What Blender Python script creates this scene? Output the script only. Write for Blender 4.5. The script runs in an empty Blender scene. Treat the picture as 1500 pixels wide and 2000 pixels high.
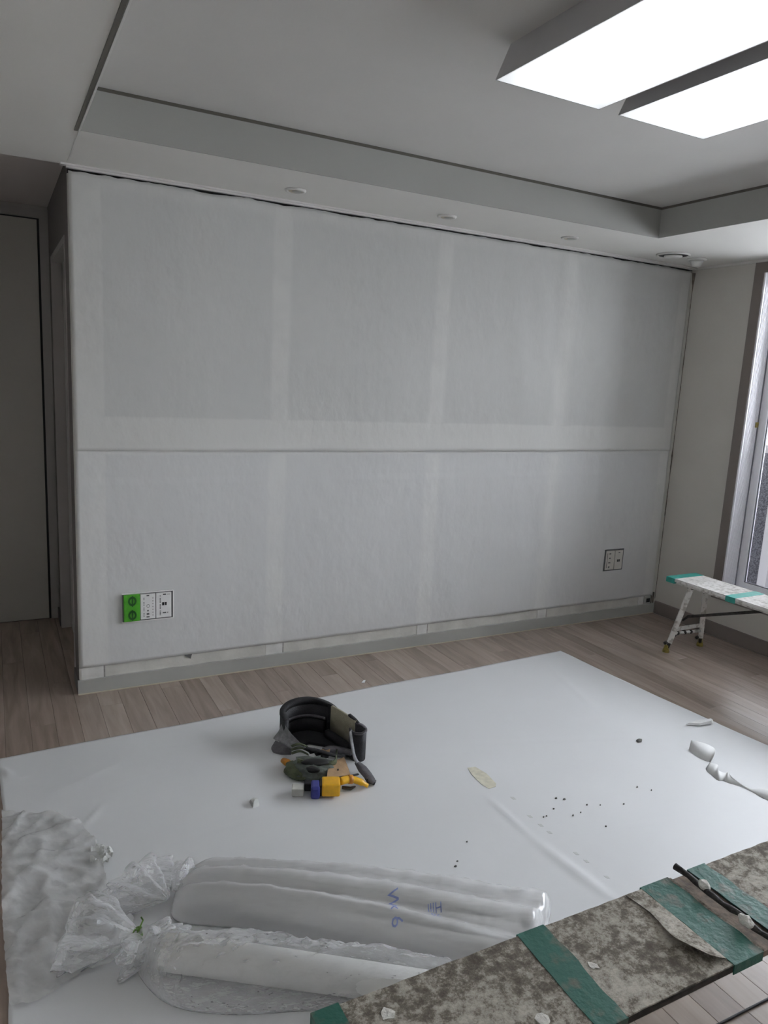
import bpy, bmesh, math, random
import numpy as np
from mathutils import Vector, Matrix, noise
from mathutils.geometry import delaunay_2d_cdt, intersect_point_line
from mathutils.bvhtree import BVHTree
random.seed(7)
S = bpy.context.scene
COL = S.collection
# ------------------------------------------------------------------ camera
RC = np.array([[0.88494887,-0.46290192,0.0508657],[-0.03941132,-0.18328045,-0.98227034],[0.46401751,0.86725434,-0.18043741]])
CP = np.array([-0.30529,-3.46112,1.51766]); F = 1440.0
W = 3.712; H = 2.3
cd = bpy.data.cameras.new('camera'); cam = bpy.data.objects.new('camera', cd); COL.objects.link(cam)
cd.sensor_fit = 'VERTICAL'; cd.sensor_height = 36; cd.lens = F*36/2000; cd.clip_start = .02
m = RC.T @ np.diag([1,-1,-1])
M4 = Matrix([[*m[0],CP[0]],[*m[1],CP[1]],[*m[2],CP[2]],[0,0,0,1]])
cam.matrix_world = M4
S.camera = cam
def hit(u, v, val=0.0, ax=2):
    d = RC.T @ np.array([(u-750)/F,(v-1000)/F,1.0]); t = (val-CP[ax])/d[ax]
    return Vector(CP+t*d)
# ------------------------------------------------------------------ world, exposure
S.view_settings.view_transform = 'Standard'; S.view_settings.look = 'None'
S.view_settings.gamma = 1; S.view_settings.use_curve_mapping = False
S.view_settings.exposure = 0.06
wd = bpy.data.worlds.new('sky'); S.world = wd; wd.use_nodes = True
bg = wd.node_tree.nodes['Background']
SKY = 14.0
bg.inputs[0].default_value = (0.955,0.965,1.0,1); bg.inputs[1].default_value = SKY
PANEL = 1.04
# ------------------------------------------------------------------ materials
def mat(name, col, rough=.6, var=0, vscale=8, bump=0, bscale=60, metal=0, spec=.5, coat=0, stretch=(1,1,1), col2=None, thr=None):
    m_ = bpy.data.materials.new(name); m_.use_nodes = True
    nt = m_.node_tree; n = nt.nodes; l = nt.links; b = n['Principled BSDF']
    b.inputs['Base Color'].default_value = (*col,1); b.inputs['Roughness'].default_value = rough
    b.inputs['Metallic'].default_value = metal; b.inputs['Specular IOR Level'].default_value = spec
    b.inputs['Coat Weight'].default_value = coat
    tc = n.new('ShaderNodeTexCoord'); mp = n.new('ShaderNodeMapping'); l.new(tc.outputs['Object'], mp.inputs[0])
    mp.inputs['Scale'].default_value = stretch
    if var or col2:
        nz = n.new('ShaderNodeTexNoise'); nz.inputs['Scale'].default_value = vscale; nz.inputs['Detail'].default_value = 6
        l.new(mp.outputs[0], nz.inputs['Vector'])
        r = n.new('ShaderNodeValToRGB'); l.new(nz.outputs[0], r.inputs[0])
        a, c = (thr or (.3,.7))
        r.color_ramp.elements[0].position = a; r.color_ramp.elements[1].position = c
        if col2: r.color_ramp.elements[0].color = (*col2,1); r.color_ramp.elements[1].color = (*col,1)
        else:
            r.color_ramp.elements[0].color = (*[x*(1-var) for x in col],1); r.color_ramp.elements[1].color = (*[min(1,x*(1+var)) for x in col],1)
        l.new(r.outputs[0], b.inputs['Base Color'])
    if bump:
        nb = n.new('ShaderNodeTexNoise'); nb.inputs['Scale'].default_value = bscale; nb.inputs['Detail'].default_value = 5
        l.new(mp.outputs[0], nb.inputs['Vector'])
        bp = n.new('ShaderNodeBump'); bp.inputs['Strength'].default_value = bump; bp.inputs['Distance'].default_value = .01
        l.new(nb.outputs[0], bp.inputs['Height']); l.new(bp.outputs[0], b.inputs['Normal'])
    return m_
def film_mat(name, col, alpha, rough=.25, stretch=(1,1,1), rot=0, bs=5, bst=.5):
    m_ = bpy.data.materials.new(name); m_.use_nodes = True
    nt = m_.node_tree; n = nt.nodes; l = nt.links; b = n['Principled BSDF']
    b.inputs['Base Color'].default_value = (*col,1); b.inputs['Roughness'].default_value = rough
    b.inputs['Specular IOR Level'].default_value = .9; b.inputs['Coat Weight'].default_value = .8; b.inputs['Coat Roughness'].default_value = .12
    tc = n.new('ShaderNodeTexCoord'); mp = n.new('ShaderNodeMapping'); mp.vector_type = 'TEXTURE'; mp.inputs['Rotation'].default_value = (0,0,rot); mp.inputs['Scale'].default_value = stretch
    l.new(tc.outputs['Object'], mp.inputs[0]); hs = []
    for sc_, ty in ((bs,'RIDGED_MULTIFRACTAL'),(bs*2.3,'FBM')):
        nz = n.new('ShaderNodeTexNoise'); nz.noise_type = ty; nz.inputs['Scale'].default_value = sc_; nz.inputs['Detail'].default_value = 2.5; l.new(mp.outputs[0], nz.inputs['Vector']); hs.append(nz)
    ma = n.new('ShaderNodeMath'); ma.operation = 'MULTIPLY_ADD'; l.new(hs[1].outputs[0], ma.inputs[0]); ma.inputs[1].default_value = .8; l.new(hs[0].outputs[0], ma.inputs[2])
    bp = n.new('ShaderNodeBump'); bp.inputs['Strength'].default_value = bst; bp.inputs['Distance'].default_value = .012; l.new(ma.outputs[0], bp.inputs['Height'])
    l.new(bp.outputs[0], b.inputs['Normal']); l.new(bp.outputs[0], b.inputs['Coat Normal'])
    tr = n.new('ShaderNodeBsdfTranslucent'); tr.inputs[0].default_value = (*col,1)
    mx = n.new('ShaderNodeMixShader'); mx.inputs[0].default_value = .2
    o = n['Material Output']; l.new(b.outputs[0], mx.inputs[1]); l.new(tr.outputs[0], mx.inputs[2])
    lw = n.new('ShaderNodeLayerWeight'); lw.inputs[0].default_value = .35; l.new(bp.outputs[0], lw.inputs[1])
    fa = n.new('ShaderNodeMath'); fa.operation = 'MULTIPLY_ADD'; fa.use_clamp = True; l.new(lw.outputs['Facing'], fa.inputs[0]); fa.inputs[1].default_value = .5; fa.inputs[2].default_value = alpha
    tt = n.new('ShaderNodeBsdfTransparent'); m2_ = n.new('ShaderNodeMixShader'); l.new(fa.outputs[0], m2_.inputs[0]); l.new(tt.outputs[0], m2_.inputs[1]); l.new(mx.outputs[0], m2_.inputs[2]); l.new(m2_.outputs[0], o.inputs[0])
    return m_
WALLC = (.60,.59,.56)
M = dict(
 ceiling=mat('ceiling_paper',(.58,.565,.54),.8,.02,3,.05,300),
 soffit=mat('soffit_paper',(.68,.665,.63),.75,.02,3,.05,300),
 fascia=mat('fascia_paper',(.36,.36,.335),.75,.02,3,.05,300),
 gap=mat('shadow_gap',(.12,.112,.095),.9),
 wallb=mat('bare_wall_board',(.55,.54,.50),.8,.12,9,.1,60),
 wallo=mat('room_wall_paper',(.78,.76,.72),.75),
 hallc=mat('hall_ceiling_paper',(.50,.455,.43),.8),
 wallr=mat('warm_wall_paper',(.56,.535,.49),.75,.03,4,.08,200),
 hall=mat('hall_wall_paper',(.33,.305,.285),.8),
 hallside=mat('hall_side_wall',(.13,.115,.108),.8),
 door=mat('door_laminate',(.37,.35,.31),.5,.02,3),
 doorframe=mat('door_frame_laminate',(.30,.28,.26),.5),
 dark=mat('dark_brown',(.02,.017,.015),.8),
 crack=mat('corner_crack',(.16,.135,.115),.9,.5,30),
 base=mat('baseboard_film',(.37,.37,.345),.5,.05,6),
 caulk=mat('yellowed_caulk',(.50,.45,.34),.6,.1,20),
 casing=mat('taupe_casing',(.20,.17,.155),.55,.04,8),
 pvc=mat('white_window_plastic',(.88,.87,.91),.35,.02,30),
 pvcg=mat('grey_gasket',(.22,.22,.25),.6),
 granite=mat('speckled_granite',(.16,.16,.18),.6,0,120,0,1,col2=(.04,.04,.05),thr=(.42,.58)),
 conc=mat('balcony_concrete',(.42,.41,.42),.8),
 crown=mat('crown_strip',(.64,.63,.60),.6),
 plate=mat('white_plastic_plate',(.74,.73,.72),.45,.04,30),
 slot=mat('black_slot',(.01,.01,.01),.6),
 greenp=mat('green_plastic',(.07,.36,.02),.4,.15,40),
 greend=mat('dark_green_plastic',(.012,.10,.012),.4),
 gap2=mat('grey_gap',(.12,.12,.12),.8),
 alu=mat('splashed_aluminium',(.72,.71,.68),.45,0,35,.15,80,metal=.25,col2=(.40,.38,.34),thr=(.35,.5)),
 steel=mat('dark_steel',(.05,.045,.04),.5,.4,60,metal=.5),
 rubber=mat('yellow_brown_rubber',(.28,.22,.05),.7,.35,60),
 tape=mat('green_tape',(.018,.115,.085),.5,0,22,.25,60,col2=(.13,.14,.11),thr=(.30,.46)),
 tealt=mat('teal_tape',(.03,.30,.25),.5,.2,30),
 cloth=None,
 paper=mat('white_paper',(.72,.72,.71),.6,.02,6),
 paperg=mat('grey_paper',(.55,.56,.54),.6,.05,20),
 roll=mat('white_wallpaper_roll',(.74,.74,.72),.55,.02,4),
 film=film_mat('frosted_film',(.84,.84,.84),.55,.22,(5,1,1),-.47,9,.9),
 filmc=film_mat('clear_film',(.85,.85,.86),.21,.12,(1.5,1,1),-.47,16,1.0),
 filmg=film_mat('greyish_film',(.74,.74,.73),.50,.25,(1,1.8,1),.3,9,1.0),
 tie=mat('green_twine',(.10,.20,.03),.7),
 ink=mat('blue_ink',(.24,.29,.55),.6),
 black=mat('black_webbing',(.012,.012,.014),.75,.3,80,.3,300),
 blackm=mat('black_padding',(.018,.018,.022),.6,.3,40,.3,200),
 greyw=mat('grey_webbing',(.24,.24,.25),.8,.25,60,.3,250),
 greyd=mat('dark_grey_fabric',(.12,.115,.125),.8,.25,60,.3,250),
 olive=mat('olive_canvas',(.085,.10,.055),.85,.35,40,.4,200),
 sage=mat('grey_green_canvas',(.10,.115,.10),.8,.4,30,.4,150),
 khaki=mat('khaki_lining',(.27,.25,.18),.8,.15,30,.2,200),
 leather=mat('tan_leather',(.33,.21,.11),.6,.2,30,.2,120),
 yellow=mat('yellow_plastic',(.75,.40,.01),.4,.1,40),
 blue=mat('navy_plastic',(.03,.035,.22),.45),
 orange=mat('orange_plastic',(.50,.20,.02),.5,.3,50),
 whiteb=mat('dirty_white_plastic',(.52,.52,.48),.6,.1,40),
 putty=mat('plaster_lump',(.70,.68,.63),.8,.15,60,.5,100),
 brown=mat('brown_exposed_board',(.20,.155,.12),.8,.45,50,.3,80),
 rod=mat('blackened_rod',(.03,.026,.024),.6,.5,60,.5,100),
 crumb=mat('grey_crumb',(.13,.13,.12),.9,.4,60),
 stain=mat('yellow_masking_tape',(.60,.57,.46),.7,.12,50),
 stripm=mat('pale_board_patch',(.60,.595,.57),.7,.1,20), jointm=mat('grey_board_joint',(.30,.29,.27),.9,.3,60),
 wire=mat('black_wire',(.012,.012,.012),.5),
)
# drop cloth: smooth coated sheet with a few soft scuffs
M['cloth'] = mat('coated_drop_sheet',(.66,.665,.67),.5,.025,2.2,.06,14)
# plaster-smeared bench top
def smear_mat():
    m_ = bpy.data.materials.new('plaster_smeared_sheet'); m_.use_nodes = True
    nt = m_.node_tree; n = nt.nodes; l = nt.links; b = n['Principled BSDF']; b.inputs['Roughness'].default_value = .85
    tc = n.new('ShaderNodeTexCoord')
    big = n.new('ShaderNodeTexNoise'); big.inputs['Scale'].default_value = 5; big.inputs['Detail'].default_value = 3
    mid = n.new('ShaderNodeTexNoise'); mid.inputs['Scale'].default_value = 46; mid.inputs['Detail'].default_value = 10; mid.inputs['Roughness'].default_value = .78
    l.new(tc.outputs['Object'], big.inputs['Vector']); l.new(tc.outputs['Object'], mid.inputs['Vector'])
    ad = n.new('ShaderNodeMath'); ad.operation = 'MULTIPLY_ADD'; l.new(big.outputs[0], ad.inputs[0]); ad.inputs[1].default_value = .45; l.new(mid.outputs[0], ad.inputs[2])
    r = n.new('ShaderNodeValToRGB'); l.new(ad.outputs[0], r.inputs[0]); e = r.color_ramp.elements
    e[0].position = .56; e[0].color = (.085,.068,.052,1); e[1].position = .86; e[1].color = (.52,.485,.42,1)
    x = e.new(.645); x.color = (.135,.113,.088,1); x = e.new(.70); x.color = (.20,.175,.14,1); x = e.new(.735); x.color = (.33,.30,.25,1)
    l.new(r.outputs[0], b.inputs['Base Color'])
    bp = n.new('ShaderNodeBump'); bp.inputs['Strength'].default_value = .5; bp.inputs['Distance'].default_value = .004
    l.new(ad.outputs[0], bp.inputs['Height']); l.new(bp.outputs[0], b.inputs['Normal'])
    return m_
M['smear'] = smear_mat()
def smear_light():
    m_ = M['smear'].copy(); m_.name = 'whitewashed_bench_sheet'
    for nd in m_.node_tree.nodes:
        if nd.type == 'VALTORGB':
            for e_, c in zip(nd.color_ramp.elements, [(.30,.28,.25),(.45,.43,.40),(.58,.56,.53),(.62,.60,.57),(.70,.68,.66)]): e_.color = (*c,1)
    return m_
M['smearl'] = smear_light()
def liner_mat(c0=(.495,.495,.482), c1=(.580,.574,.553)):
    m_ = bpy.data.materials.new('non_woven_liner_paper'); m_.use_nodes = True
    nt = m_.node_tree; n = nt.nodes; l = nt.links; b = n['Principled BSDF']; b.inputs['Roughness'].default_value = .8
    b.inputs['Specular IOR Level'].default_value = .25
    tc = n.new('ShaderNodeTexCoord'); sp = n.new('ShaderNodeSeparateXYZ')
    wob = n.new('ShaderNodeTexNoise'); wob.inputs['Scale'].default_value = 7; l.new(tc.outputs['Object'], wob.inputs['Vector'])
    vs = n.new('ShaderNodeVectorMath'); vs.operation = 'MULTIPLY_ADD'; l.new(wob.outputs[1], vs.inputs[0]); vs.inputs[1].default_value = (.014,)*3; l.new(tc.outputs['Object'], vs.inputs[2])
    l.new(vs.outputs[0], sp.inputs[0])
    def band(out, c, w, soft):
        a = n.new('ShaderNodeMath'); a.operation = 'SUBTRACT'; l.new(out, a.inputs[0]); a.inputs[1].default_value = c
        c_ = n.new('ShaderNodeMath'); c_.operation = 'ABSOLUTE'; l.new(a.outputs[0], c_.inputs[0])
        d = n.new('ShaderNodeMapRange'); d.inputs[1].default_value = w-soft; d.inputs[2].default_value = w+soft; d.inputs[3].default_value = 1; d.inputs[4].default_value = 0
        l.new(c_.outputs[0], d.inputs[0]); return d.outputs[0]
    def comb(a, b_, op='MAXIMUM'):
        x = n.new('ShaderNodeMath'); x.operation = op
        l.new(a, x.inputs[0])
        if isinstance(b_, float): x.inputs[1].default_value = b_
        else: l.new(b_, x.inputs[1])
        return x.outputs[0]
    X, Z = sp.outputs[0], sp.outputs[2]
    f = band(X,.05,.085,.005)
    for c, w, s in [(.94,.045,.01),(1.84,.045,.012),(2.70,.05,.03),(3.66,.06,.012)]: f = comb(f, band(X,c,w,s))
    hb = comb(band(Z,1.205,.082,.008), 1.0, 'MULTIPLY')
    f = comb(f, comb(band(Z,2.26,.03,.02), .6, 'MULTIPLY'))
    f = comb(comb(comb(f, .55, 'MULTIPLY'), comb(wob.outputs[0], 1.9, 'MULTIPLY'), 'MULTIPLY'), comb(hb, .9, 'MULTIPLY'))
    nz = n.new('ShaderNodeTexNoise'); nz.inputs['Scale'].default_value = 16; nz.inputs['Detail'].default_value = 7; l.new(tc.outputs['Object'], nz.inputs['Vector'])
    nb2 = n.new('ShaderNodeTexNoise'); nb2.inputs['Scale'].default_value = 2.2; l.new(tc.outputs['Object'], nb2.inputs['Vector'])
    f2 = comb(comb(nz.outputs[0], .38, 'MULTIPLY'), comb(nb2.outputs[0], .35, 'MULTIPLY'), 'ADD')
    f3 = comb(f, f2, 'ADD')
    r = n.new('ShaderNodeValToRGB'); l.new(f3, r.inputs[0]); e = r.color_ramp.elements
    e[0].position = .15; e[0].color = (*c0,1); e[1].position = 1.5 if False else 1.0; e[1].color = (*c1,1)
    l.new(r.outputs[0], b.inputs['Base Color'])
    bp = n.new('ShaderNodeBump'); bp.inputs['Strength'].default_value = .35; bp.inputs['Distance'].default_value = .01
    mp = n.new('ShaderNodeMapping'); mp.inputs['Scale'].default_value = (1.3,1,.8); l.new(tc.outputs['Object'], mp.inputs[0])
    n3 = n.new('ShaderNodeTexNoise'); n3.inputs['Scale'].default_value = 11; n3.inputs['Detail'].default_value = 3; l.new(mp.outputs[0], n3.inputs['Vector'])
    l.new(n3.outputs[0], bp.inputs['Height']); l.new(bp.outputs[0], b.inputs['Normal'])
    return m_
M['liner'] = liner_mat(); M['liner_low_lit'] = liner_mat((.565,.565,.565),(.635,.63,.615))  # lower sheet's copy is lighter, with bounced light put into its colour
def plank_mat():
    m_ = bpy.data.materials.new('greyed_oak_laminate'); m_.use_nodes = True
    nt = m_.node_tree; n = nt.nodes; l = nt.links; b = n['Principled BSDF']; b.inputs['Roughness'].default_value = .25
    b.inputs['Specular IOR Level'].default_value = .75
    tc = n.new('ShaderNodeTexCoord'); oi = n.new('ShaderNodeObjectInfo')
    sc = n.new('ShaderNodeVectorMath'); sc.operation = 'MULTIPLY_ADD'
    cx = n.new('ShaderNodeCombineXYZ'); l.new(oi.outputs['Random'], cx.inputs[0]); l.new(oi.outputs['Random'], cx.inputs[1]); l.new(oi.outputs['Random'], cx.inputs[2])
    l.new(cx.outputs[0], sc.inputs[0]); sc.inputs[1].default_value = (37,61,13); l.new(tc.outputs['Object'], sc.inputs[2])
    mp = n.new('ShaderNodeMapping'); mp.inputs['Scale'].default_value = (14,1.3,1); l.new(sc.outputs[0], mp.inputs[0])
    nz = n.new('ShaderNodeTexNoise'); nz.inputs['Scale'].default_value = 2.2; nz.inputs['Detail'].default_value = 6; nz.inputs['Distortion'].default_value = .6
    l.new(mp.outputs[0], nz.inputs['Vector'])
    a = n.new('ShaderNodeMath'); a.operation = 'MULTIPLY_ADD'; l.new(oi.outputs['Random'], a.inputs[0]); a.inputs[1].default_value = .35; l.new(nz.outputs[0], a.inputs[2])
    r = n.new('ShaderNodeValToRGB'); l.new(a.outputs[0], r.inputs[0]); e = r.color_ramp.elements
    e[0].position = .3; e[0].color = (.235,.180,.145,1); e[1].position = 1.0; e[1].color = (.40,.325,.275,1)
    l.new(r.outputs[0], b.inputs['Base Color'])
    return m_
M['plank'] = plank_mat()
def emit_mat(name, col, s, base=.9):
    m_ = bpy.data.materials.new(name); m_.use_nodes = True; b = m_.node_tree.nodes['Principled BSDF']
    b.inputs['Base Color'].default_value = (base,base,base,1); b.inputs['Roughness'].default_value = .5
    b.inputs['Emission Color'].default_value = (*col,1); b.inputs['Emission Strength'].default_value = s
    return m_
M['panel'] = emit_mat('lit_diffuser',(.93,.97,1.0),PANEL)
def edge_falloff(m_):      # the diffuser glows a little weaker near its rim, where no tube stands behind it
    nt = m_.node_tree; n = nt.nodes; l = nt.links; tc = n.new('ShaderNodeTexCoord'); sp = n.new('ShaderNodeSeparateXYZ'); l.new(tc.outputs['Generated'], sp.inputs[0])
    outs = []
    for k, w_ in ((0,.20),(1,.10)):
        a = n.new('ShaderNodeMath'); a.operation = 'SUBTRACT'; l.new(sp.outputs[k], a.inputs[0]); a.inputs[1].default_value = .5
        b = n.new('ShaderNodeMath'); b.operation = 'ABSOLUTE'; l.new(a.outputs[0], b.inputs[0])
        c = n.new('ShaderNodeMapRange'); c.interpolation_type = 'SMOOTHSTEP'; l.new(b.outputs[0], c.inputs[0]); c.inputs[1].default_value = .5-w_; c.inputs[2].default_value = .52; c.inputs[3].default_value = 1; c.inputs[4].default_value = .66
        outs.append(c.outputs[0])
    m1_ = n.new('ShaderNodeMath'); m1_.operation = 'MULTIPLY'; l.new(outs[0], m1_.inputs[0]); l.new(outs[1], m1_.inputs[1])
    m2_ = n.new('ShaderNodeMath'); m2_.operation = 'MULTIPLY'; l.new(m1_.outputs[0], m2_.inputs[0]); m2_.inputs[1].default_value = PANEL
    l.new(m2_.outputs[0], n['Principled BSDF'].inputs['Emission Strength'])
edge_falloff(M['panel'])
M['lamph'] = mat('lamp_housing',(.42,.41,.41),.5)
g = bpy.data.materials.new('window_glass'); g.use_nodes = True
_n = g.node_tree.nodes; _l = g.node_tree.links; _n.remove(_n['Principled BSDF'])
tb = _n.new('ShaderNodeBsdfTransparent'); tb.inputs[0].default_value = (.93,.95,.97,1); gb = _n.new('ShaderNodeBsdfGlossy'); gb.inputs['Roughness'].default_value = .02
fr = _n.new('ShaderNodeFresnel'); fr.inputs[0].default_value = 1.35; mx = _n.new('ShaderNodeMixShader')
_l.new(fr.outputs[0], mx.inputs[0]); _l.new(tb.outputs[0], mx.inputs[1]); _l.new(gb.outputs[0], mx.inputs[2]); _l.new(mx.outputs[0], _n['Material Output'].inputs[0])
M['glass'] = g
# ------------------------------------------------------------------ mesh helpers
def base_of(o):
    v = Vector((0,0,0))
    while o: v += o.location; o = o.parent
    return v
def mesh(name, V, Fc, m_, parent=None, smooth=False, origin=None, mod=None):
    """V in world coordinates; becomes local to the parent's base (or to origin)."""
    if parent is not None: b = base_of(parent); loc = Vector((0,0,0))
    else: b = Vector(origin) if origin is not None else Vector((0,0,0)); loc = b
    me = bpy.data.meshes.new(name); me.from_pydata([tuple(Vector(v)-b) for v in V], [], Fc); me.update()
    bm = bmesh.new(); bm.from_mesh(me); bmesh.ops.recalc_face_normals(bm, faces=bm.faces); bm.to_mesh(me); bm.free()
    if m_: me.materials.append(m_ if not isinstance(m_, str) else M[m_])
    if smooth: me.polygons.foreach_set('use_smooth', [True]*len(me.polygons))
    o = bpy.data.objects.new(name, me); COL.objects.link(o); o.location = loc
    if parent is not None: o.parent = parent
    return o
class G:
    def __init__(s): s.V = []; s.F = []
    def add(s, V, Fc):
        k = len(s.V); s.V += [Vector(v) for v in V]; s.F += [tuple(i+k for i in f) for f in Fc]; return s
    def box(s, a, b, R=None, c=None):
        (x0,y0,z0),(x1,y1,z1) = a, b
        V = [Vector(p) for p in [(x0,y0,z0),(x1,y0,z0),(x1,y1,z0),(x0,y1,z0),(x0,y0,z1),(x1,y0,z1),(x1,y1,z1),(x0,y1,z1)]]
        if R: V = [R@(p-Vector(c))+Vector(c) for p in V]
        return s.add(V, [(0,3,2,1),(4,5,6,7),(0,1,5,4),(1,2,6,5),(2,3,7,6),(3,0,4,7)])
    def bbox(s, a, b, r):   # bevelled box: chamfer all edges
        bm = bmesh.new(); bmesh.ops.create_cube(bm, size=1)
        for v in bm.verts: v.co = Vector([(a[i]+b[i])/2+v.co[i]*(b[i]-a[i]) for i in range(3)])
        bmesh.ops.bevel(bm, geom=bm.edges[:], offset=r, segments=2, profile=.5, affect='EDGES')
        bm.verts.index_update(); V = [v.co.copy() for v in bm.verts]; Fc = [[v.index for v in f.verts] for f in bm.faces]; bm.free()
        return s.add(V, Fc)
    def tube(s, P, r, n=12, cap=True, flat=1.0):
        P = [Vector(p) for p in P]; rs = r if isinstance(r, (list,tuple)) else [r]*len(P)
        V = []; up = None
        for i, p in enumerate(P):
            d = (P[min(i+1,len(P)-1)]-P[max(i-1,0)]).normalized()
            if up is None:
                up = Vector((0,0,1)) if abs(d.z) < .9 else Vector((1,0,0))
            x = d.cross(up).normalized(); y = x.cross(d).normalized(); up = y
            for k in range(n):
                t = 2*math.pi*k/n; V.append(p+x*math.cos(t)*rs[i]+y*math.sin(t)*rs[i]*flat)
        Fc = [(i*n+k, i*n+(k+1)%n, (i+1)*n+(k+1)%n, (i+1)*n+k) for i in range(len(P)-1) for k in range(n)]
        if cap: Fc += [tuple(range(n))[::-1], tuple((len(P)-1)*n+k for k in range(n))]
        return s.add(V, Fc)
    def ribbon(s, P, th, n=None):
        """P: list of (lower point, upper point) pairs; thick strip."""
        P = [(Vector(a),Vector(b)) for a, b in P]; V = []
        for i, (a, b) in enumerate(P):
            t = (P[min(i+1,len(P)-1)][0]-P[max(i-1,0)][0])+(P[min(i+1,len(P)-1)][1]-P[max(i-1,0)][1])
            nn = t.cross(b-a).normalized()*th/2
            V += [a-nn, b-nn, b+nn, a+nn]
        Fc = []
        for i in range(len(P)-1):
            for k in range(4): Fc.append((i*4+k, i*4+(k+1)%4, (i+1)*4+(k+1)%4, (i+1)*4+k))
        e = (len(P)-1)*4; Fc += [(3,2,1,0),(e,e+1,e+2,e+3)]
        return s.add(V, Fc)
    def prism(s, poly, z0, z1):
        n = len(poly); V = [(x,y,z0) for x,y in poly]+[(x,y,z1) for x,y in poly]
        return s.add(V, [tuple(range(n))[::-1], tuple(range(n,2*n))]+[(i,(i+1)%n,n+(i+1)%n,n+i) for i in range(n)])
    def lathe(s, c, prof, n=24, axis='z'):
        V = []
        for r, h in prof:
            for k in range(n):
                t = 2*math.pi*k/n; V.append(Vector(c)+Vector((r*math.cos(t), r*math.sin(t), h)))
        Fc = [(i*n+k,i*n+(k+1)%n,(i+1)*n+(k+1)%n,(i+1)*n+k) for i in range(len(prof)-1) for k in range(n)]
        Fc += [tuple(range(n))[::-1], tuple((len(prof)-1)*n+k for k in range(n))]
        return s.add(V, Fc)
    def ob(s, name, m_, parent=None, smooth=False, origin=None): return mesh(name, s.V, s.F, m_, parent, smooth, origin)
def bx(name, a, b, m_, parent=None, origin=None): return G().box(a,b).ob(name, m_, parent, False, origin)
def smooth_curve(P, n=8):
    P = [Vector(p) for p in P]; out = []
    for i in range(len(P)-1):
        p0, p1, p2, p3 = P[max(i-1,0)], P[i], P[i+1], P[min(i+2,len(P)-1)]
        for k in range(n):
            t = k/n; out.append(.5*((2*p1)+(p2-p0)*t+(2*p0-5*p1+4*p2-p3)*t*t+(3*p1-p0-3*p2+p3)*t**3))
    return out+[P[-1]]
def tag(o, label, cat, group=None):
    o['label'] = label; o['category'] = cat
    if group: o['group'] = group
    return o
def thing(name, label, cat, loc=(0,0,0), group=None):
    o = bpy.data.objects.new(name, None); COL.objects.link(o); o.location = loc; o.empty_display_size = .1
    return tag(o, label, cat, group)
def st(o): o['kind'] = 'structure'; return o
def struct(name, a, b, m_): return st(bx(name, a, b, m_))
# ------------------------------------------------------------------ room shell
XL, YB, YH = -1.30, -5.4, 1.17
floor = struct('floor', (XL-.1,YB-.1,-.12), (W+.1,YH+.1,-.008), 'dark')
st(G().box((0,0,-.008),(W+.1,.02,2.268)).box((.10,.02,-.008),(W+.14,.12,2.6)).ob('wall_back','wallb'))
st(G().box((.002,.0185,2.266),(W,.0195,2.30)).ob('trim_7','dark'))
# wall end, seen edge-on from the hallway, with a doorway further in
wl = G(); wl.box((0,.02,-.008),(.10,.175,2.45)); wl.box((0,.175,2.03),(.10,.985,2.45)); wl.box((0,.985,-.008),(.10,YH,2.45))
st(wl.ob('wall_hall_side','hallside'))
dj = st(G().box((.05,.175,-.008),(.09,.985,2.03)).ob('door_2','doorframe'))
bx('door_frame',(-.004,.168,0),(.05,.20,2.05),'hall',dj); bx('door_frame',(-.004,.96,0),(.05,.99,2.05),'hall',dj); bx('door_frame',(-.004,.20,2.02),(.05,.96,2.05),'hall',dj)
struct('wall_hall_back', (XL-.1,YH,-.008), (.10,YH+.1,2.45), 'hall')
d1 = st(bx('door_1',(-.93,YH-.012,.004),(-.056,YH+.0,2.256),'door'))
bx('door_frame',(-.044,YH-.018,0),(0,YH,2.31),'doorframe',d1); bx('door_frame',(-1.0,YH-.018,2.264),(-.044,YH,2.31),'doorframe',d1); bx('door_frame',(-1.0,YH-.018,0),(-.938,YH,2.264),'doorframe',d1)
bx('door_gap',(-.95,YH-.006,0),(-.040,YH-.001,2.27),'slot',d1)
hd = G().tube([(-.86,YH-.06,1.0),(-.74,YH-.06,1.0)],.009); hd.tube([(-.86,YH-.06,1.0),(-.86,YH-.012,1.0)],.009); hd.ob('door_handle','steel',d1,True)
KY0, KY1, KZ0, KZ1 = -5.15, -4.50, 1.10, 1.95      # unseen window behind the camera, added as fill light for the right wall
wlf = G(); wlf.box((XL-.1,YB,-.008),(XL,KY0,2.45)); wlf.box((XL-.1,KY1,-.008),(XL,YH,2.45)); wlf.box((XL-.1,KY0,-.008),(XL,KY1,KZ0)); wlf.box((XL-.1,KY0,KZ1),(XL,KY1,2.45))
st(wlf.ob('wall_left','wallo'))
struct('wall_front', (XL-.1,YB-.1,-.008), (W+.1,YB,2.6), 'wallo')
# right wall with the window opening
WY0, WY1, WZ0, WZ1 = -.505, -3.55, .30, 2.24     # clear opening inside the taupe casing
wr = G(); wr.box((W,WY0,-.008),(W+.20,.02,2.6)); wr.box((W,YB,-.008),(W+.20,WY1,2.6)); wr.box((W,WY1,-.008),(W+.20,WY0,WZ0)); wr.box((W,WY1,WZ1),(W+.20,WY0,2.6))
st(wr.ob('wall_right','wallr'))
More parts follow.
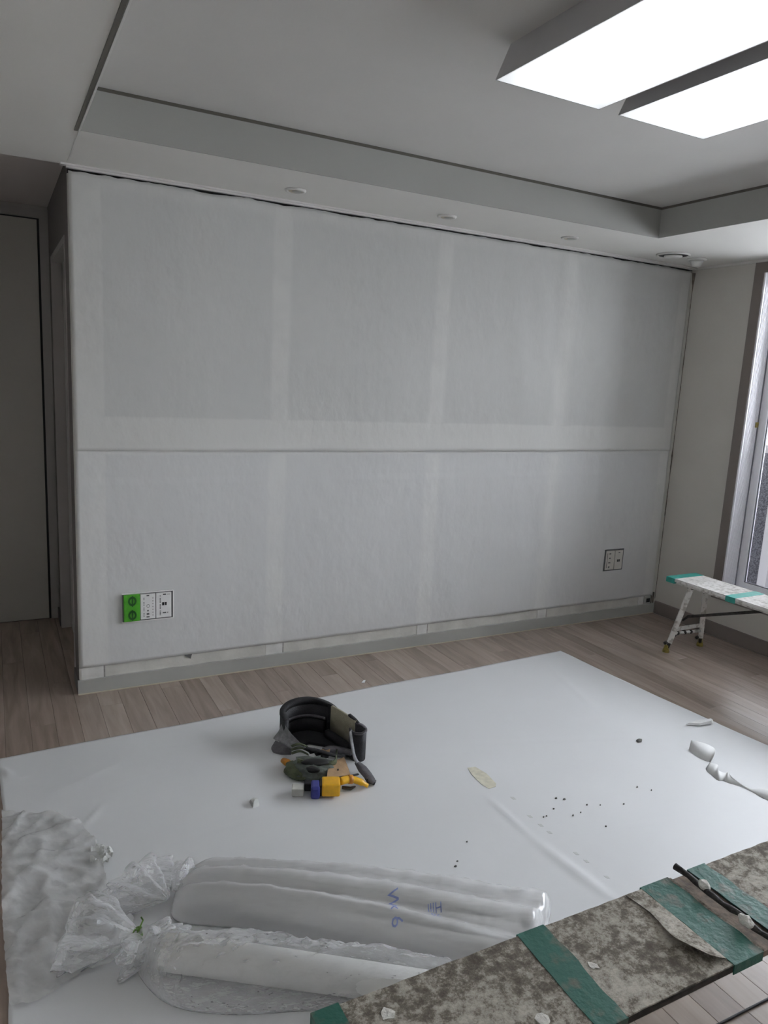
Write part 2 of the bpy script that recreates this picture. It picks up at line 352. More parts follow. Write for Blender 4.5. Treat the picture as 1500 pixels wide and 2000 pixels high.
# ceilings
XT, YT, ZT = 2.81, -.52, 2.452
cl = G(); cl.box((0,YT,H),(W,0.02,H+.2)); cl.box((XL,YB,H),(0,0,H+.2)); cl.box((XT,YB,H),(W,YT,H+.2)); cl.box((0,YB,H),(XT,-4.6,H+.2))
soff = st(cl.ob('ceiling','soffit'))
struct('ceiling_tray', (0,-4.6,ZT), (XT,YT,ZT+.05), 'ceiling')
struct('ceiling_hall', (XL,0,2.33), (0,YH,2.5), 'hallc')
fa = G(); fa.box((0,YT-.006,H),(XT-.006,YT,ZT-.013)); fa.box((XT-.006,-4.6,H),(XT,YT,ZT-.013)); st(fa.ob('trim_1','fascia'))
fg = G(); fg.box((0,YT-.003,ZT-.014),(XT,YT,ZT)); fg.box((XT-.003,-4.6,ZT-.014),(XT,YT,ZT)); st(fg.ob('trim_2','gap'))
st(G().box((-.020,-4.6,H-.003),(-.008,YT,H)).ob('trim_3','gap'))
st(G().box((-.006,-4.6,H-.003),(.0,YT,H)).ob('trim_4','crown'))
st(G().box((-.004,YT,H-.0015),(.003,-.05,H)).ob('trim_5','crown'))
cr = G(); cr.box((-.026,-.03,2.293),(W,.0,H)); cr.box((-.004,-.020,2.286),(W,-.0,2.293)); st(cr.ob('trim_6','crown'))
st(G().box((0.004,-.0005,2.268),(W,.02,2.284)).ob('trim_7','gap')) if False else None
# window head trim by the ceiling on the right wall
st(G().box((W-.012,YB,2.286),(W,-.03,H)).ob('trim_8','crown'))
# baseboards
def ragged(name, x0, x1, y, z0, ztop, th, m_, n=120, amp=.004, ax='x'):
    V = []; Fc = []
    for i in range(n+1):
        x = x0+(x1-x0)*i/n; zt = ztop+amp*noise.noise((x*9,3.3,1))+amp*.7*max(0,noise.noise((x*31,1,7))-.1)
        for (yy, zz) in [(y,z0),(y-th,z0),(y-th,zt-.002),(y,zt)]:
            V.append((x,yy,zz) if ax == 'x' else (yy,x,zz))
    for i in range(n):
        for k in range(4): Fc.append((i*4+k,i*4+(k+1)%4,(i+1)*4+(k+1)%4,(i+1)*4+k))
    e = n*4; Fc += [(0,1,2,3),(e+3,e+2,e+1,e)]
    return mesh(name, V, Fc, m_)
bb = st(ragged('baseboard_back', -.008, W, 0, 0, .070, .010, 'base'))
mesh('caulk_line', *[(lambda g_: (g_.V, g_.F))(G().box((-.008,-.0125,0),(W,-.010,.005)))][0], 'caulk', bb)
st(ragged('baseboard_right', -5.3, -.01, W, 0, .088, .010, 'casing', amp=.001, ax='y'))
st(bx('baseboard_hall', (-.0085,0,0), (0,.168,.068), 'hallside'))
st(bx('baseboard_hall_end', (-.0085,.99,0), (0,YH-.018,.068), 'hallside'))
# dark ragged crack down the right-hand corner
V = []; n_ = 150
for i in range(n_+1):
    z = .10+2.17*i/n_; w_ = .0035+.010*max(0,noise.noise((2.2,5,z*6)))+.005*max(0,noise.noise((7,5,z*25)))
    if z > 2.17: w_ += .012*(z-2.17)/.1
    V += [(W-w_,-.0012,z),(W-.0005,-.0012,z),(W-.0005,-.0012-w_*.5,z)]
Fc = []
for i in range(n_):
    for k in range(3): Fc.append((i*3+k,i*3+(k+1)%3,(i+1)*3+(k+1)%3,(i+1)*3+k))
st(mesh('trim_9', V, Fc, 'crack'))
# bare strip pieces between the liner paper and the baseboard
wb = bpy.data.objects['wall_back']
for xa, xb, mm in [(.008,.105,'plate'),(.895,.985,'plate'),(1.80,1.865,'plate'),(2.675,2.745,'plate'),(3.55,3.60,'plate')]:
    bx('paper_strip',(xa,-.0025,.066),(xb,0,.130),'stripm',wb)
    bx('joint_line',(xb,-.0012,.068),(xb+.007,0,.128),'jointm',wb)
mesh('torn_notch',[(.475,-.004,.128),(.515,-.004,.128),(.508,-.004,.104)],[(0,1,2)],'gap2',wb)
# ------------------------------------------------------------------ floor planks
PW = .0955
def plank_mesh(L):
    g_ = G(); e = .0008; w2 = PW/2-.0003; l2 = L/2-.0003
    V = [(-w2,-l2,-.008),(w2,-l2,-.008),(w2,l2,-.008),(-w2,l2,-.008),(-w2,-l2,-e),(w2,-l2,-e),(w2,l2,-e),(-w2,l2,-e),(-w2+e,-l2+e,0),(w2-e,-l2+e,0),(w2-e,l2-e,0),(-w2+e,l2-e,0)]
    Fc = [(0,1,5,4),(1,2,6,5),(2,3,7,6),(3,0,4,7),(4,5,9,8),(5,6,10,9),(6,7,11,10),(7,4,8,11),(8,9,10,11)]
    me = bpy.data.meshes.new('plank'); me.from_pydata(V, [], Fc); me.materials.append(M['plank']); me.update(); return me
def visible(x, y):
    if y > .0 and x > -.03: return False
    p = RC@(np.array([x,y,0])-CP)
    if p[2] <= .2: return False
    u, v = 750+F*p[0]/p[2], 1000+F*p[1]/p[2]
    return -60 < u < 1560 and 1150 < v < 2060
PL = 1.20; pm = plank_mesh(PL); cut = {}
stuff = G(); cnt = 0
i0 = int(math.floor(XL/PW)); 
for i in range(i0, int(W/PW)+1):
    xc = i*PW+1.31-13*PW-PW/2
    if xc-PW/2 < XL or xc+PW/2 > W: 
        if xc > W+PW/2 or xc < XL-PW/2: continue
    off = ((i*7919)%97/97*PL) % PL
    y = -5.4-off
    while y < YH:
        a, b = max(y,-5.4), min(y+PL, YH if xc-PW/2 < 0 else .0)
        y += PL
        if b-a < .02: continue
        vis = any(visible(xx, a+(b-a)*t) for t in (0,.25,.5,.75,1) for xx in (xc-PW/2, xc+PW/2))
        covered = -.25 < xc < 2.5 and a > -2.3 and b < -.6
        if vis and not covered:
            L = round(b-a,3)
            if L not in cut: cut[L] = pm if abs(L-PL) < .001 else plank_mesh(L)
            o = bpy.data.objects.new('plank', cut[L]); COL.objects.link(o); o.location = (xc,(a+b)/2,0); o.parent = floor; cnt += 1
        else:
            stuff.box((xc-PW/2+.0006,a+.0008,-.008),(xc+PW/2-.0006,b-.0008,0))
print('planks', cnt)
so = stuff.ob('plank_field','plank',floor); so['kind'] = 'stuff'
# ------------------------------------------------------------------ window and balcony
wf = G(); e = .0
def frame(g_, x0, x1, ya, yb, za, zb, w_):
    g_.box((x0,min(ya,yb),za),(x1,max(ya,yb),za+w_)); g_.box((x0,min(ya,yb),zb-w_),(x1,max(ya,yb),zb))
    g_.box((x0,ya-w_,za+w_),(x1,ya,zb-w_)); g_.box((x0,yb,za+w_),(x1,yb+w_,zb-w_))
cs = G(); frame(cs, W-.014, W, -.447, WY1-.058, .245, H-.015, .060); st(cs.ob('trim_10','casing'))
win = G(); frame(win, W-.006, W+.195, WY0, WY1, WZ0, WZ1, .012)
for k in range(9): win.box((W+.008+.0105*k,WY0-.0145,WZ0+.012),(W+.0125+.0105*k,WY0-.012,WZ1-.012))      # flutes of the jamb
win = st(win.ob('window_1','pvc'))
def sash(ya, yb, x0):
    s_ = G(); frame(s_, x0, x0+.030, ya, yb, WZ0+.013, WZ1-.013, .048); so_ = s_.ob('sash','pvc',win)
    gk = G(); frame(gk, x0+.010, x0+.020, ya-.048, yb+.048, WZ0+.061, WZ1-.061, .005); gk.ob('gasket','pvcg',so_)
    bx('pane',(x0+.013,yb+.048,WZ0+.061),(x0+.017,ya-.048,WZ1-.061),'glass',so_)
    return so_
s1 = sash(-.519,-1.57,W+.115)
sash(-1.52,-2.56,W+.155)
sash(-2.51,-3.537,W+.115)
bx('frame_gap',(W+.104,-.5195,WZ0+.012),(W+.114,-.5172,WZ1-.012),'pvcg',win)
lq = hit(1478,830,-.522,1); lg = G().bbox((lq.x-.012,-.527,lq.z-.016),(lq.x+.012,-.519,lq.z+.016),.002); lg.ob('latch','rubber',win)
st(bx('window_sill',(W-.03,WY1-.05,.262),(W,-.45,.262+.0),'casing')) if False else None
w2 = G(); frame(w2, XL-.07, XL+.004, KY1, KY0, KZ0, KZ1, .045); w2.box((XL-.05,(KY0+KY1)/2-.02,KZ0),(XL-.01,(KY0+KY1)/2+.02,KZ1)); w2 = st(w2.ob('fill_window','pvc'))  # added out of view to brighten the right wall
bx('pane',(XL-.04,KY0+.045,KZ0+.045),(XL-.036,KY1-.045,KZ1-.045),'glass',w2)
# balcony beyond the glass
bal = struct('floor_balcony', (W+.20,-6.5,-.12), (W+1.25,1.2,.02), 'conc')
par = st(G().box((W+1.10,-6.5,.02),(W+1.25,1.2,1.10)).ob('wall_balcony','granite'))
struct('wall_balcony_end', (W+.20,.25,.02), (W+1.25,.35,2.6), 'granite')
struct('ceiling_balcony', (W+.20,-6.5,2.55), (W+1.25,1.2,2.65), 'conc')
rl = G(); rl.box((W+1.10,-6.5,1.10),(W+1.20,.25,1.16)); 
for k in range(4): rl.box((W+1.04,-.10-k*1.6,.02),(W+1.095,-.03-k*1.6,2.55))
st(rl.ob('trim_11','conc'))
# ------------------------------------------------------------------ ceiling fittings
def dup(o, loc, label=None):
    r = o.copy(); COL.objects.link(r); r.location = loc
    if label: r['label'] = label
    for c in o.children:
        k = c.copy(); COL.objects.link(k); k.parent = r
        for g2 in c.children:
            q = g2.copy(); COL.objects.link(q); q.parent = k
    return r
Dx, Dy = .905, -.225
dl = thing('downlight','small round unlit recessed downlight in the soffit, leftmost of the three above the papered wall','downlight',(Dx,Dy,H),'unlit downlights in the soffit')
G().lathe((Dx,Dy,H),[(.030,-.004),(.036,-.008),(.044,-.007),(.047,-.003),(.047,0)],32).ob('rim','crown',dl,True)
G().lathe((Dx,Dy,H),[(.031,-.0062),(.031,-.0045)],24).ob('lamp_face','caulk',dl)
G().lathe((Dx+.006,Dy-.004,H),[(.018,-.009),(.022,-.007),(.024,-.006)],20).ob('socket','base',dl,True)
dup(dl,(1.690,Dy,H),'small round unlit recessed downlight in the soffit, middle of the three above the papered wall')
dup(dl,(2.468,Dy,H),'small round unlit recessed downlight in the soffit, nearest to the round ceiling vent')
vx, vy = 3.235, -.245
vt = thing('ceiling_vent','round ceiling vent with a dark ring gap in the right corner of the soffit','vent',(vx,vy,H))
G().lathe((vx,vy,H),[(.080,-.002),(.088,-.010),(.094,-.008),(.096,0)],36).ob('rim','crown',vt,True)
G().lathe((vx,vy,H),[(.082,-.004),(.082,-.001)],36).ob('duct_opening','slot',vt)
G().lathe((vx,vy,H),[(.046,-.014),(.052,-.012),(.050,-.006)],36).ob('center_disc','crown',vt,True)
sx, sy = 3.435, -.245
sd = thing('heat_detector','small white conical fire detector on the soffit beside the round vent','detector',(sx,sy,H))
G().lathe((sx,sy,H),[(.052,-.012),(.056,-.008),(.057,0)][::1],32).ob('base','crown',sd,True)
G().lathe((sx,sy,H),[(.020,-.045),(.026,-.040),(.034,-.022),(.042,-.012)],32).ob('sensor_head','crown',sd,True)
def panel(x0, x1, y1, y0, label):
    c = ((x0+x1)/2,(y0+y1)/2,ZT)
    t = thing('ceiling_light', label, 'ceiling light', c, 'rectangular ceiling lights in the tray')
    zb = 2.360; a = .026
    V = [(x0+a,y0+a,ZT),(x1-a,y0+a,ZT),(x1-a,y1-a,ZT),(x0+a,y1-a,ZT),(x0,y0,zb),(x1,y0,zb),(x1,y1,zb),(x0,y1,zb),(x0+.003,y0+.003,zb),(x1-.003,y0+.003,zb),(x1-.003,y1-.003,zb),(x0+.003,y1-.003,zb)]
    Fc = [(0,1,2,3),(0,4,5,1),(1,5,6,2),(2,6,7,3),(3,7,4,0),(4,8,9,5),(5,9,10,6),(6,10,11,7),(7,11,8,4)]
    mesh('housing', V, Fc, 'lamph', t)
    bx('diffuser',(x0+.003,y0+.003,zb+.0005),(x1-.003,y1-.003,zb+.004),'panel',t)
panel(.994,1.386,-1.567,-2.83,'wide lit rectangular ceiling light nearest the left of the tray')
panel(1.467,1.857,-1.567,-2.83,'lit rectangular ceiling light hanging right of the wider lit one')
# ------------------------------------------------------------------ liner paper on the main wall
def liner(name, z0, z1, label, upper):
    nx, nz = 230, 70; V = []; 
    for j in range(nz+1):
        for i in range(nx+1):
            x = .004+(3.678-.004)*i/nx; t = j/nz; za, zb = z0, z1
            if upper: zb = z1+.006*noise.noise((x*6,1,2))+.005*noise.noise((x*23,1,9)) - (.006 if x > 1.4 else 0)*max(0,noise.noise((x*4,8,1)))
            else: za = z0+.0015*noise.noise((x*5,4,2))
            z = za+(zb-za)*t
            d = .0045+.0022*noise.noise((x*2.2,0,z*1.8))+.0012*noise.noise((x*9,3,z*7))
            w_ = math.exp(-((x-2.75)/.65)**2)
            d += .0015*w_+w_*.0065*noise.noise((x*7+z*1.2,9,z*1.1))
            if upper:
                k = math.exp(-((z-z0)/.05)**2)*max(0,min(1,(x-.15)/.6))*max(.15,1-max(0,(x-2.2))/1.6)
                d += .009*k; 
            else: d *= .7 if z > 1.0 else 1
            V.append((x,-max(.0015,d)-(.003 if upper else 0),z))
    Fc = [(j*(nx+1)+i,j*(nx+1)+i+1,(j+1)*(nx+1)+i+1,(j+1)*(nx+1)+i) for j in range(nz) for i in range(nx)]
    o = mesh(name, V, Fc, 'liner' if upper else 'liner_low_lit', None, True); md = o.modifiers.new('thick','SOLIDIFY'); md.thickness = .0006; md.offset = 0
    tag(o, label, 'wall paper'); return o
# the lower sheet is cut round the two socket boxes, so it sits behind them
liner('liner_paper',1.130,2.279,'upper half sheet of white non-woven liner paper, its lower edge curling at mid wall',True)
liner('liner_paper',.127,1.20,'lower half sheet of white non-woven liner paper around the sockets, above the baseboard',False)
# ------------------------------------------------------------------ socket boxes
def glyphs(g_, items, y):
    for x, z, w_, h_ in items: g_.box((x-w_/2,y-.0008,z-h_/2),(x+w_/2,y,z+h_/2))
t = thing('socket_box','uncovered wall socket set with green cover, low on the left of the wall','socket',(.306,-.008,.398))
bx('back_plate',(.192,-.0115,.331),(.421,-.0015,.465),'gap2',t)
rm = G(); frame_y = -.0135
for a, b in [((.188,0,.463),(.425,0,.468)),((.188,0,.326),(.425,0,.331)),((.421,0,.331),(.426,0,.463))]:
    rm.box((a[0],-.013,a[2]),(b[0],-.006,b[2]))
rm.ob('opening_edge','plate',t)
gc = G().bbox((.195,-.024,.333),(.268,-.010,.463),.003).ob('green_cover','greenp',t)
gd = G()
for zc in (.432,.364):
    V = []; 
    for k in range(20):
        a = 2*math.pi*k/20; V.append((.233+.019*math.cos(a),-.0255,zc+.023*math.sin(a)))
    for k in range(20):
        a = 2*math.pi*k/20; V.append((.233+.011*math.cos(a),-.0255,zc+.013*math.sin(a)))
    gd.add(V, [(k,(k+1)%20,20+(k+1)%20,20+k) for k in range(20)])
    gd.box((.231,-.0262,zc-.026),(.236,-.0245,zc+.026))
gd.ob('ring_grip','greend',gc)
m1 = G().bbox((.270,-.020,.337),(.338,-.010,.459),.002).ob('socket_module','plate',t)
q = G(); glyphs(q,[(.304,.452,.012,.006),(.304,.362,.012,.008),(.304,.348,.014,.006),(.304,.378,.007,.007)],-.020)
for k in range(14): 
    if k%4 != 3: q.box((.284,-.0208,.350+k*.0068),(.288,-.020,.354+k*.0068))
for k in range(7): q.box((.325,-.0208,.352+k*.014),(.328,-.020,.357+k*.014))
for k in range(10):
    a = 2*math.pi*k/10; q.box((.305+.0065*math.cos(a)-.0014,-.0208,.401+.0075*math.sin(a)-.0014),(.305+.0065*math.cos(a)+.0014,-.020,.401+.0075*math.sin(a)+.0014))
q.ob('marking','gap2',m1)
m2 = G().bbox((.341,-.020,.337),(.412,-.010,.459),.002).ob('socket_module','plate',t)
q = G(); glyphs(q,[(.374,.405,.010,.015),(.386,.405,.008,.015)],-.0202); q.ob('terminal_slot','slot',m2)
q = G(); glyphs(q,[(.380,.451,.014,.006),(.380,.361,.016,.006),(.395,.361,.004,.005)],-.020)
for k in range(16):
    if k%5 != 4: q.box((.358,-.0208,.350+k*.0062),(.363,-.020,.354+k*.0062))
for k in range(3): q.box((.392+k*.005,-.0208,.448),(.394+k*.005,-.020,.453))
q.ob('marking','gap2',m2)
t = thing('socket_box','small uncovered two-module wall socket low on the right of the wall','socket',(3.27,-.008,.41))
bx('back_plate',(3.19,-.0105,.338),(3.355,-.0015,.482),'gap2',t)
m1 = G().bbox((3.198,-.018,.347),(3.268,-.009,.474),.002).ob('socket_module','wallr',t)
q = G(); glyphs(q,[(3.228,.455,.016,.008),(3.228,.425,.014,.008),(3.226,.395,.018,.007),(3.226,.365,.012,.012),(3.205,.41,.004,.10)],-.018); q.ob('marking','gap2',m1)
m2 = G().bbox((3.274,-.018,.347),(3.342,-.009,.474),.002).ob('socket_module','wallr',t)
q = G(); glyphs(q,[(3.300,.405,.010,.016),(3.313,.405,.010,.016)],-.018); q.ob('terminal_slot','slot',m2)
q = G(); glyphs(q,[(3.308,.46,.014,.006)],-.018); q.ob('marking','gap2',m2)
t = thing('junction_plate','tiny grey junction plate with a dark hole above the baseboard in the far corner','junction plate',(3.64,0,.095))
bx('plate',(3.602,-.008,.072),(3.675,0,.122),'base',t); bx('hole',(3.622,-.0095,.082),(3.655,-.0075,.110),'slot',t); bx('conduit',(3.662,-.014,.074),(3.668,-.004,.128),'crack',t); bx('conduit',(3.682,-.014,.074),(3.688,-.004,.150),'crack',t)
# ------------------------------------------------------------------ drop sheet
creases = [((60,1570),(300,1463),.004,.010),((155,1625),(205,1570),.005,.010),((0,1500),(25,1522),.010,.012),((0,1535),(60,1520),.006,.012),((300,1463),(470,1440),.002,.012),
 ((950,1555),(1040,1640),.004,.013),((1040,1640),(1200,1760),.005,.02),((640,1480),(900,1470),.0018,.02),((890,1455),(1250,1440),.002,.02),((1160,1625),(1320,1600),.0012,.01),
 ((840,1460),(560,1570),.002,.03),((170,1560),(340,1500),.002,.015),((1335,1423),(1395,1412),.010,.016),((300,1660),(560,1580),.002,.015),((650,1640),(900,1520),.0018,.02),((1060,1290),(1200,1420),.0015,.02)]
creases = [(hit(*a).xy, hit(*b).xy, h_, w_) for a, b, h_, w_ in creases]
def cloth_z(x, y):
    z = .0016+.0012*(noise.noise((x*2.5,y*2.5,3))+.6)
    p = Vector((x,y))
    for a, b, h_, w_ in creases:
        ab = b-a; t_ = max(0,min(1,(p-a).dot(ab)/ab.length_squared)); d = (p-(a+ab*t_)).length
        z += h_*math.exp(-(d/w_)**2)*math.sin(math.pi*min(1,max(.08,t_*.92+.04)))
    return max(.001,z)
A_, B_, C_, D_ = Vector((-.345,-.500)), hit(1095,1272).xy, Vector((2.78,-2.408)), Vector((-.335,-2.408))
nu, nv = 260, 170; V = []
for j in range(nv+1):
    for i in range(nu+1):
        s_, t_ = i/nu, j/nv
        p = (A_*(1-s_)+B_*s_)*(1-t_)+(D_*(1-s_)+C_*s_)*t_
        p.y += (1-t_)*.010*noise.noise((s_*6,0,0))+t_*.006*noise.noise((s_*14,3,0))+t_*.003*noise.noise((s_*60,3,0))
        p.x += s_*(.012*noise.noise((0,t_*6,5))-.03*math.sin(math.pi*t_))*1.0 + (1-s_)*(.02*math.sin(math.pi*min(1,t_*1.25))+.006*noise.noise((0,t_*14,5)))
        V.append((p.x,p.y,cloth_z(p.x,p.y)))
Fc = [(j*(nu+1)+i,(j+1)*(nu+1)+i,(j+1)*(nu+1)+i+1,j*(nu+1)+i+1) for j in range(nv) for i in range(nu)]
ds = mesh('drop_sheet', V, Fc, 'cloth', None, True); md = ds.modifiers.new('thick','SOLIDIFY'); md.thickness = .0008
tag(ds,'large white coated drop sheet spread over the plank floor','drop sheet')
# yellowed tape patch stuck on the sheet
def on_cloth(name, pts, m_, th=.0008, lift=.0006, **k):
    pts = [hit(*p) for p in pts]; n = len(pts)
    V = [(p.x,p.y,cloth_z(p.x,p.y)+lift) for p in pts]+[(p.x,p.y,cloth_z(p.x,p.y)+lift+th) for p in pts]
    return mesh(name, V, [tuple(range(n))[::-1],tuple(range(n,2*n))]+[(i,(i+1)%n,n+(i+1)%n,n+i) for i in range(n)], m_, **k)
o = on_cloth('masking_tape_patch',[(913,1501),(928,1499),(950,1512),(969,1532),(968,1538),(955,1542),(940,1533),(922,1515)],'stain'); tag(o,'yellowed patch of masking tape stuck on the middle of the drop sheet','tape')
# ------------------------------------------------------------------ crumpled film sheets
def inside(p, poly):
    c = False; n = len(poly)
    for i in range(n):
        a, b = poly[i], poly[(i+1)%n]
        if (a[1] > p[1]) != (b[1] > p[1]) and p[0] < (b[0]-a[0])*(p[1]-a[1])/(b[1]-a[1])+a[0]: c = not c
    return c
def crumple(name, poly, m_, amp, sp, seed, zbase, parent=None, smooth=False, lift=None, fs=14, raw=False, sharp=False):
    rnd = random.Random(seed)
    P = [hit(*p).xy if not raw else Vector(p) for p in poly]; n = len(P); bd = []
    for i in range(n):
        a, b = P[i], P[(i+1)%n]; k = max(1,int((b-a).length/sp))
        for j in range(k):
            q_ = a+(b-a)*j/k; bd.append(q_+Vector((rnd.uniform(-1,1),rnd.uniform(-1,1)))*sp*.12)
    x0, x1 = min(p.x for p in bd), max(p.x for p in bd); y0, y1 = min(p.y for p in bd), max(p.y for p in bd)
    pts = list(bd); yy = y0
    while yy < y1:
        xx = x0
        while xx < x1:
            q_ = Vector((xx+rnd.uniform(-.4,.4)*sp, yy+rnd.uniform(-.4,.4)*sp))
            if inside(q_, bd) and min((q_-b_).length for b_ in bd) > sp*.5: pts.append(q_)
            xx += sp
        yy += sp
    e_ = [(i,(i+1)%len(bd)) for i in range(len(bd))]
    vo, eo, fo, *_ = delaunay_2d_cdt(pts, e_, [], 1, 1e-5)
    V = []
    for p in vo:
        r = 1-abs(noise.noise((p.x*fs+p.y*3,p.y*fs*.8,seed*1.7)))*2; r2 = 1-abs(noise.noise((p.x*fs*2.3,p.y*fs*2.3+seed,4.4)))*2
        z = zbase(p.x,p.y)+.002+amp*(max(0,r)**3*.8+max(0,r2)**3*.35)+rnd.uniform(0,.12)*amp
        if sharp:
            e1 = 1-abs(noise.noise((p.x*7-p.y*4,p.y*2.4+p.x*1.2,11)))*5; e2 = 1-abs(noise.noise((p.x*4+p.y*9,p.y*3-p.x*2,21)))*5; e3 = 1-abs(noise.noise((p.x*13,p.y*11,5)))*4
            z = zbase(p.x,p.y)+.003+.004*noise.noise((p.x*5,p.y*5,2))+amp*(max(0,e1)**2*.8+max(0,e2)**2*.7+max(0,e3)**2*.55)+rnd.uniform(0,.12)*amp
        if lift: z += lift(p.x,p.y)
        V.append((p.x,p.y,z))
    return mesh(name, V, [tuple(f) for f in fo], m_, parent, smooth, origin=None if parent is not None else (P[0].x,P[0].y,0))
o = crumple('plastic_sheet',[(4,1588),(60,1590),(90,1593),(150,1600),(165,1625),(190,1650),(182,1660),(200,1690),(212,1740),(235,1765),(262,1800),(250,1850),(215,1890),(170,1903),(120,1932),(75,1966),(20,1972),(12,1900),(4,1780)],'filmg',.015,.011,3,cloth_z, fs=5, smooth=True, sharp=True)
tag(o,'flat crumpled greyish plastic film lying over the left edge of the drop sheet','plastic sheet')
o = crumple('torn_paper_scrap',[(178,1655),(195,1652),(218,1662),(223,1672),(212,1690),(190,1697),(176,1690)],'paperg',.020,.008,9,cloth_z, fs=30)
tag(o,'small torn crumpled paper scrap beside the crumpled plastic film','paper scrap')
# ------------------------------------------------------------------ bagged wallpaper rolls
def loft(sections, m_, name, parent, smooth=True, caps=True, th=None):
    n = len(sections[0]); V = [p for s_ in sections for p in s_]
    Fc = [(i*n+k,i*n+(k+1)%n,(i+1)*n+(k+1)%n,(i+1)*n+k) for i in range(len(sections)-1) for k in range(n)]
    if caps: Fc += [tuple(range(n))[::-1], tuple((len(sections)-1)*n+k for k in range(n))]
    return mesh(name, V, Fc, m_, parent, smooth)
def interp(L, t):
    x = t*(len(L)-1); i = min(int(x),len(L)-2); f = x-i
    p0,p1,p2,p3 = L[max(i-1,0)],L[i],L[i+1],L[min(i+2,len(L)-1)]
    return .5*((2*p1)+(p2-p0)*f+(2*p0-5*p1+4*p2-p3)*f*f+(3*p1-p0-3*p2+p3)*f**3)
def bag(Np, Fp, hs, zf, prof, ends, name, m_, parent, ns=150, na=64, wr=.005, seed=1):
    N_ = [hit(*p) for p in Np]; F_ = [hit(p[0],p[1],zf) for p in Fp]; Hs = [Vector((h_,0,0)) for h_ in hs]
    for f_ in F_: f_.z = 0
    secs = []
    for i in range(ns+1):
        t_ = i/ns; a, b = interp(N_, t_), interp(F_, t_); h_ = interp(Hs, t_).x
        e0, e1 = ends; k = 1
        if t_ < e0: k = math.sqrt(max(0,1-((e0-t_)/e0)**2))*.92+.08
        if t_ > 1-e1: k = math.sqrt(max(0,1-((t_-1+e1)/e1)**2))*.97+.03
        c = (a+b)/2; a2, b2 = c+(a-c)*(.25+.75*k), c+(b-c)*(.25+.75*k)
        sec = []
        for j in range(na):
            th_ = 2*math.pi*j/na; u = (1-math.cos(th_))/2   # 0 near, 1 far
            top = th_ <= math.pi
            p = a2+(b2-a2)*u
            if top: z = h_*k*prof(u, t_)
            else: z = .004
            w_ = wr*(noise.noise((t_*16+u*1.5,u*6,seed))+.6*noise.noise((t_*38+u*4,u*14,seed+5))) if top else 0
            w_ += (wr*1.5*max(0,1-abs(noise.noise((t_*5-u*3,u*3.5,seed+9)))*6)+wr*1.0*max(0,1-abs(noise.noise((t_*3+u*2,u*9,seed+19)))*7)+wr*.8*max(0,1-abs(noise.noise((t_*14-u*5,u*4,seed+29)))*6)) if top else 0
            sec.append(Vector((p.x,p.y,max(.004,cloth_z(p.x,p.y)+.001+z+w_*min(1,z/.03)))))
        secs.append(sec)
    return loft(secs, m_, name, parent)
def ridges(cs, r, droop=.74):
    def f(u, t_):
        e_ = max(0,1-abs(2*u-1)**3.4)**.55
        m_ = 0
        for c in cs: m_ = max(m_, 1-((u-c)/r)**2*.55)
        return max(0, e_*max(droop, m_))
    return f
kn = hit(272,1822,.045)
b1 = thing('wallpaper_roll_bag','wide white plastic bag holding several wallpaper rolls, blue pen marks on its side','bag of rolls',(.55,-1.75,0),'bagged wallpaper rolls')
Nf = [(318,1806),(470,1818),(620,1850),(760,1888),(900,1932),(1010,1962)]; Ff = [(375,1690),(530,1700),(680,1709),(820,1720),(950,1738),(1090,1752)]
film1 = bag(Nf, Ff, [.090,.105,.110,.110,.106,.095], .03, ridges([.22,.54,.85],.20,.72), (.10,.05), 'film','film',b1,seed=2,wr=.0032)
def cyl(g_, a, b, r, n=20): g_.tube([a,b], r, n)
Nw, Fw = [hit(*p) for p in Nf], [hit(p[0],p[1],.03) for p in Ff]
for u in (.33,.55,.77):
    a = interp(Nw,.10)*(1-u)+interp(Fw,.10)*u; b = interp(Nw,.92)*(1-u)+interp(Fw,.92)*u; a.z = b.z = .033
    g_ = G(); cyl(g_, a, b, .026); g_.ob('wallpaper_roll','roll',b1,True)
# gathered tail of the bag: film fan puffing out beyond the knot
def fan(name, P0, axis, spread, L, hgt, m_, parent, seed, nf=9, rmin=.012, twist=0, sq=.5):
    P0 = Vector(P0); ax = Vector(axis).normalized(); side = ax.cross(Vector((0,0,1))).normalized(); up = Vector((0,0,1))
    secs = []; ns, na = 26, 64
    for i in range(ns+1):
        s_ = i/ns; r = rmin+spread*math.sin(min(1,s_*1.15)*math.pi*.5)**1.1; hz = rmin*.7+hgt*math.sin(min(1,s_*1.0)*math.pi*.62)
        sec = []
        for j in range(na):
            a = 2*math.pi*j/na
            fold = 1+.22*math.sin(nf*a+seed+2*s_)*min(1,s_*2)+.30*noise.noise((math.cos(a)*2.2+seed,math.sin(a)*2.2,s_*2.6))+.14*noise.noise((math.cos(a)*6+seed,math.sin(a)*6,s_*9))
            rag = 1+.12*noise.noise((a*2,seed,3))*s_
            p = P0+ax*L*s_*rag+side*math.cos(a)*r*fold+up*(math.sin(a)*hz*fold*sq)
            p.z = max(cloth_z(p.x,p.y)+.004, p.z)
            sec.append(p)
        secs.append(sec)
    # close the far end softly
    c = sum(secs[-1], Vector())/na
    secs.append([c+(p-c)*.55+ax*.01 for p in secs[-1]]); secs.append([c+(p-c)*.1+ax*-.005 for p in secs[-1]])
    for s_ in secs:
        for p in s_: p.z = max(.006, p.z)
    return loft(secs, m_, name, parent)
ka = hit(325,1752,.05); ka.z = .045
t0 = hit(230,1712,.03)-ka; t0.z = 0
fan('gathered_tail', ka, t0, .085, .14, .055, 'filmc', b1, 4, sq=.8)
fan('gathered_tail', hit(345,1740,.05), (hit(385,1672,.03)-hit(345,1740,.05)), .030, .11, .04, 'filmc', b1, 11, nf=5, sq=.8)
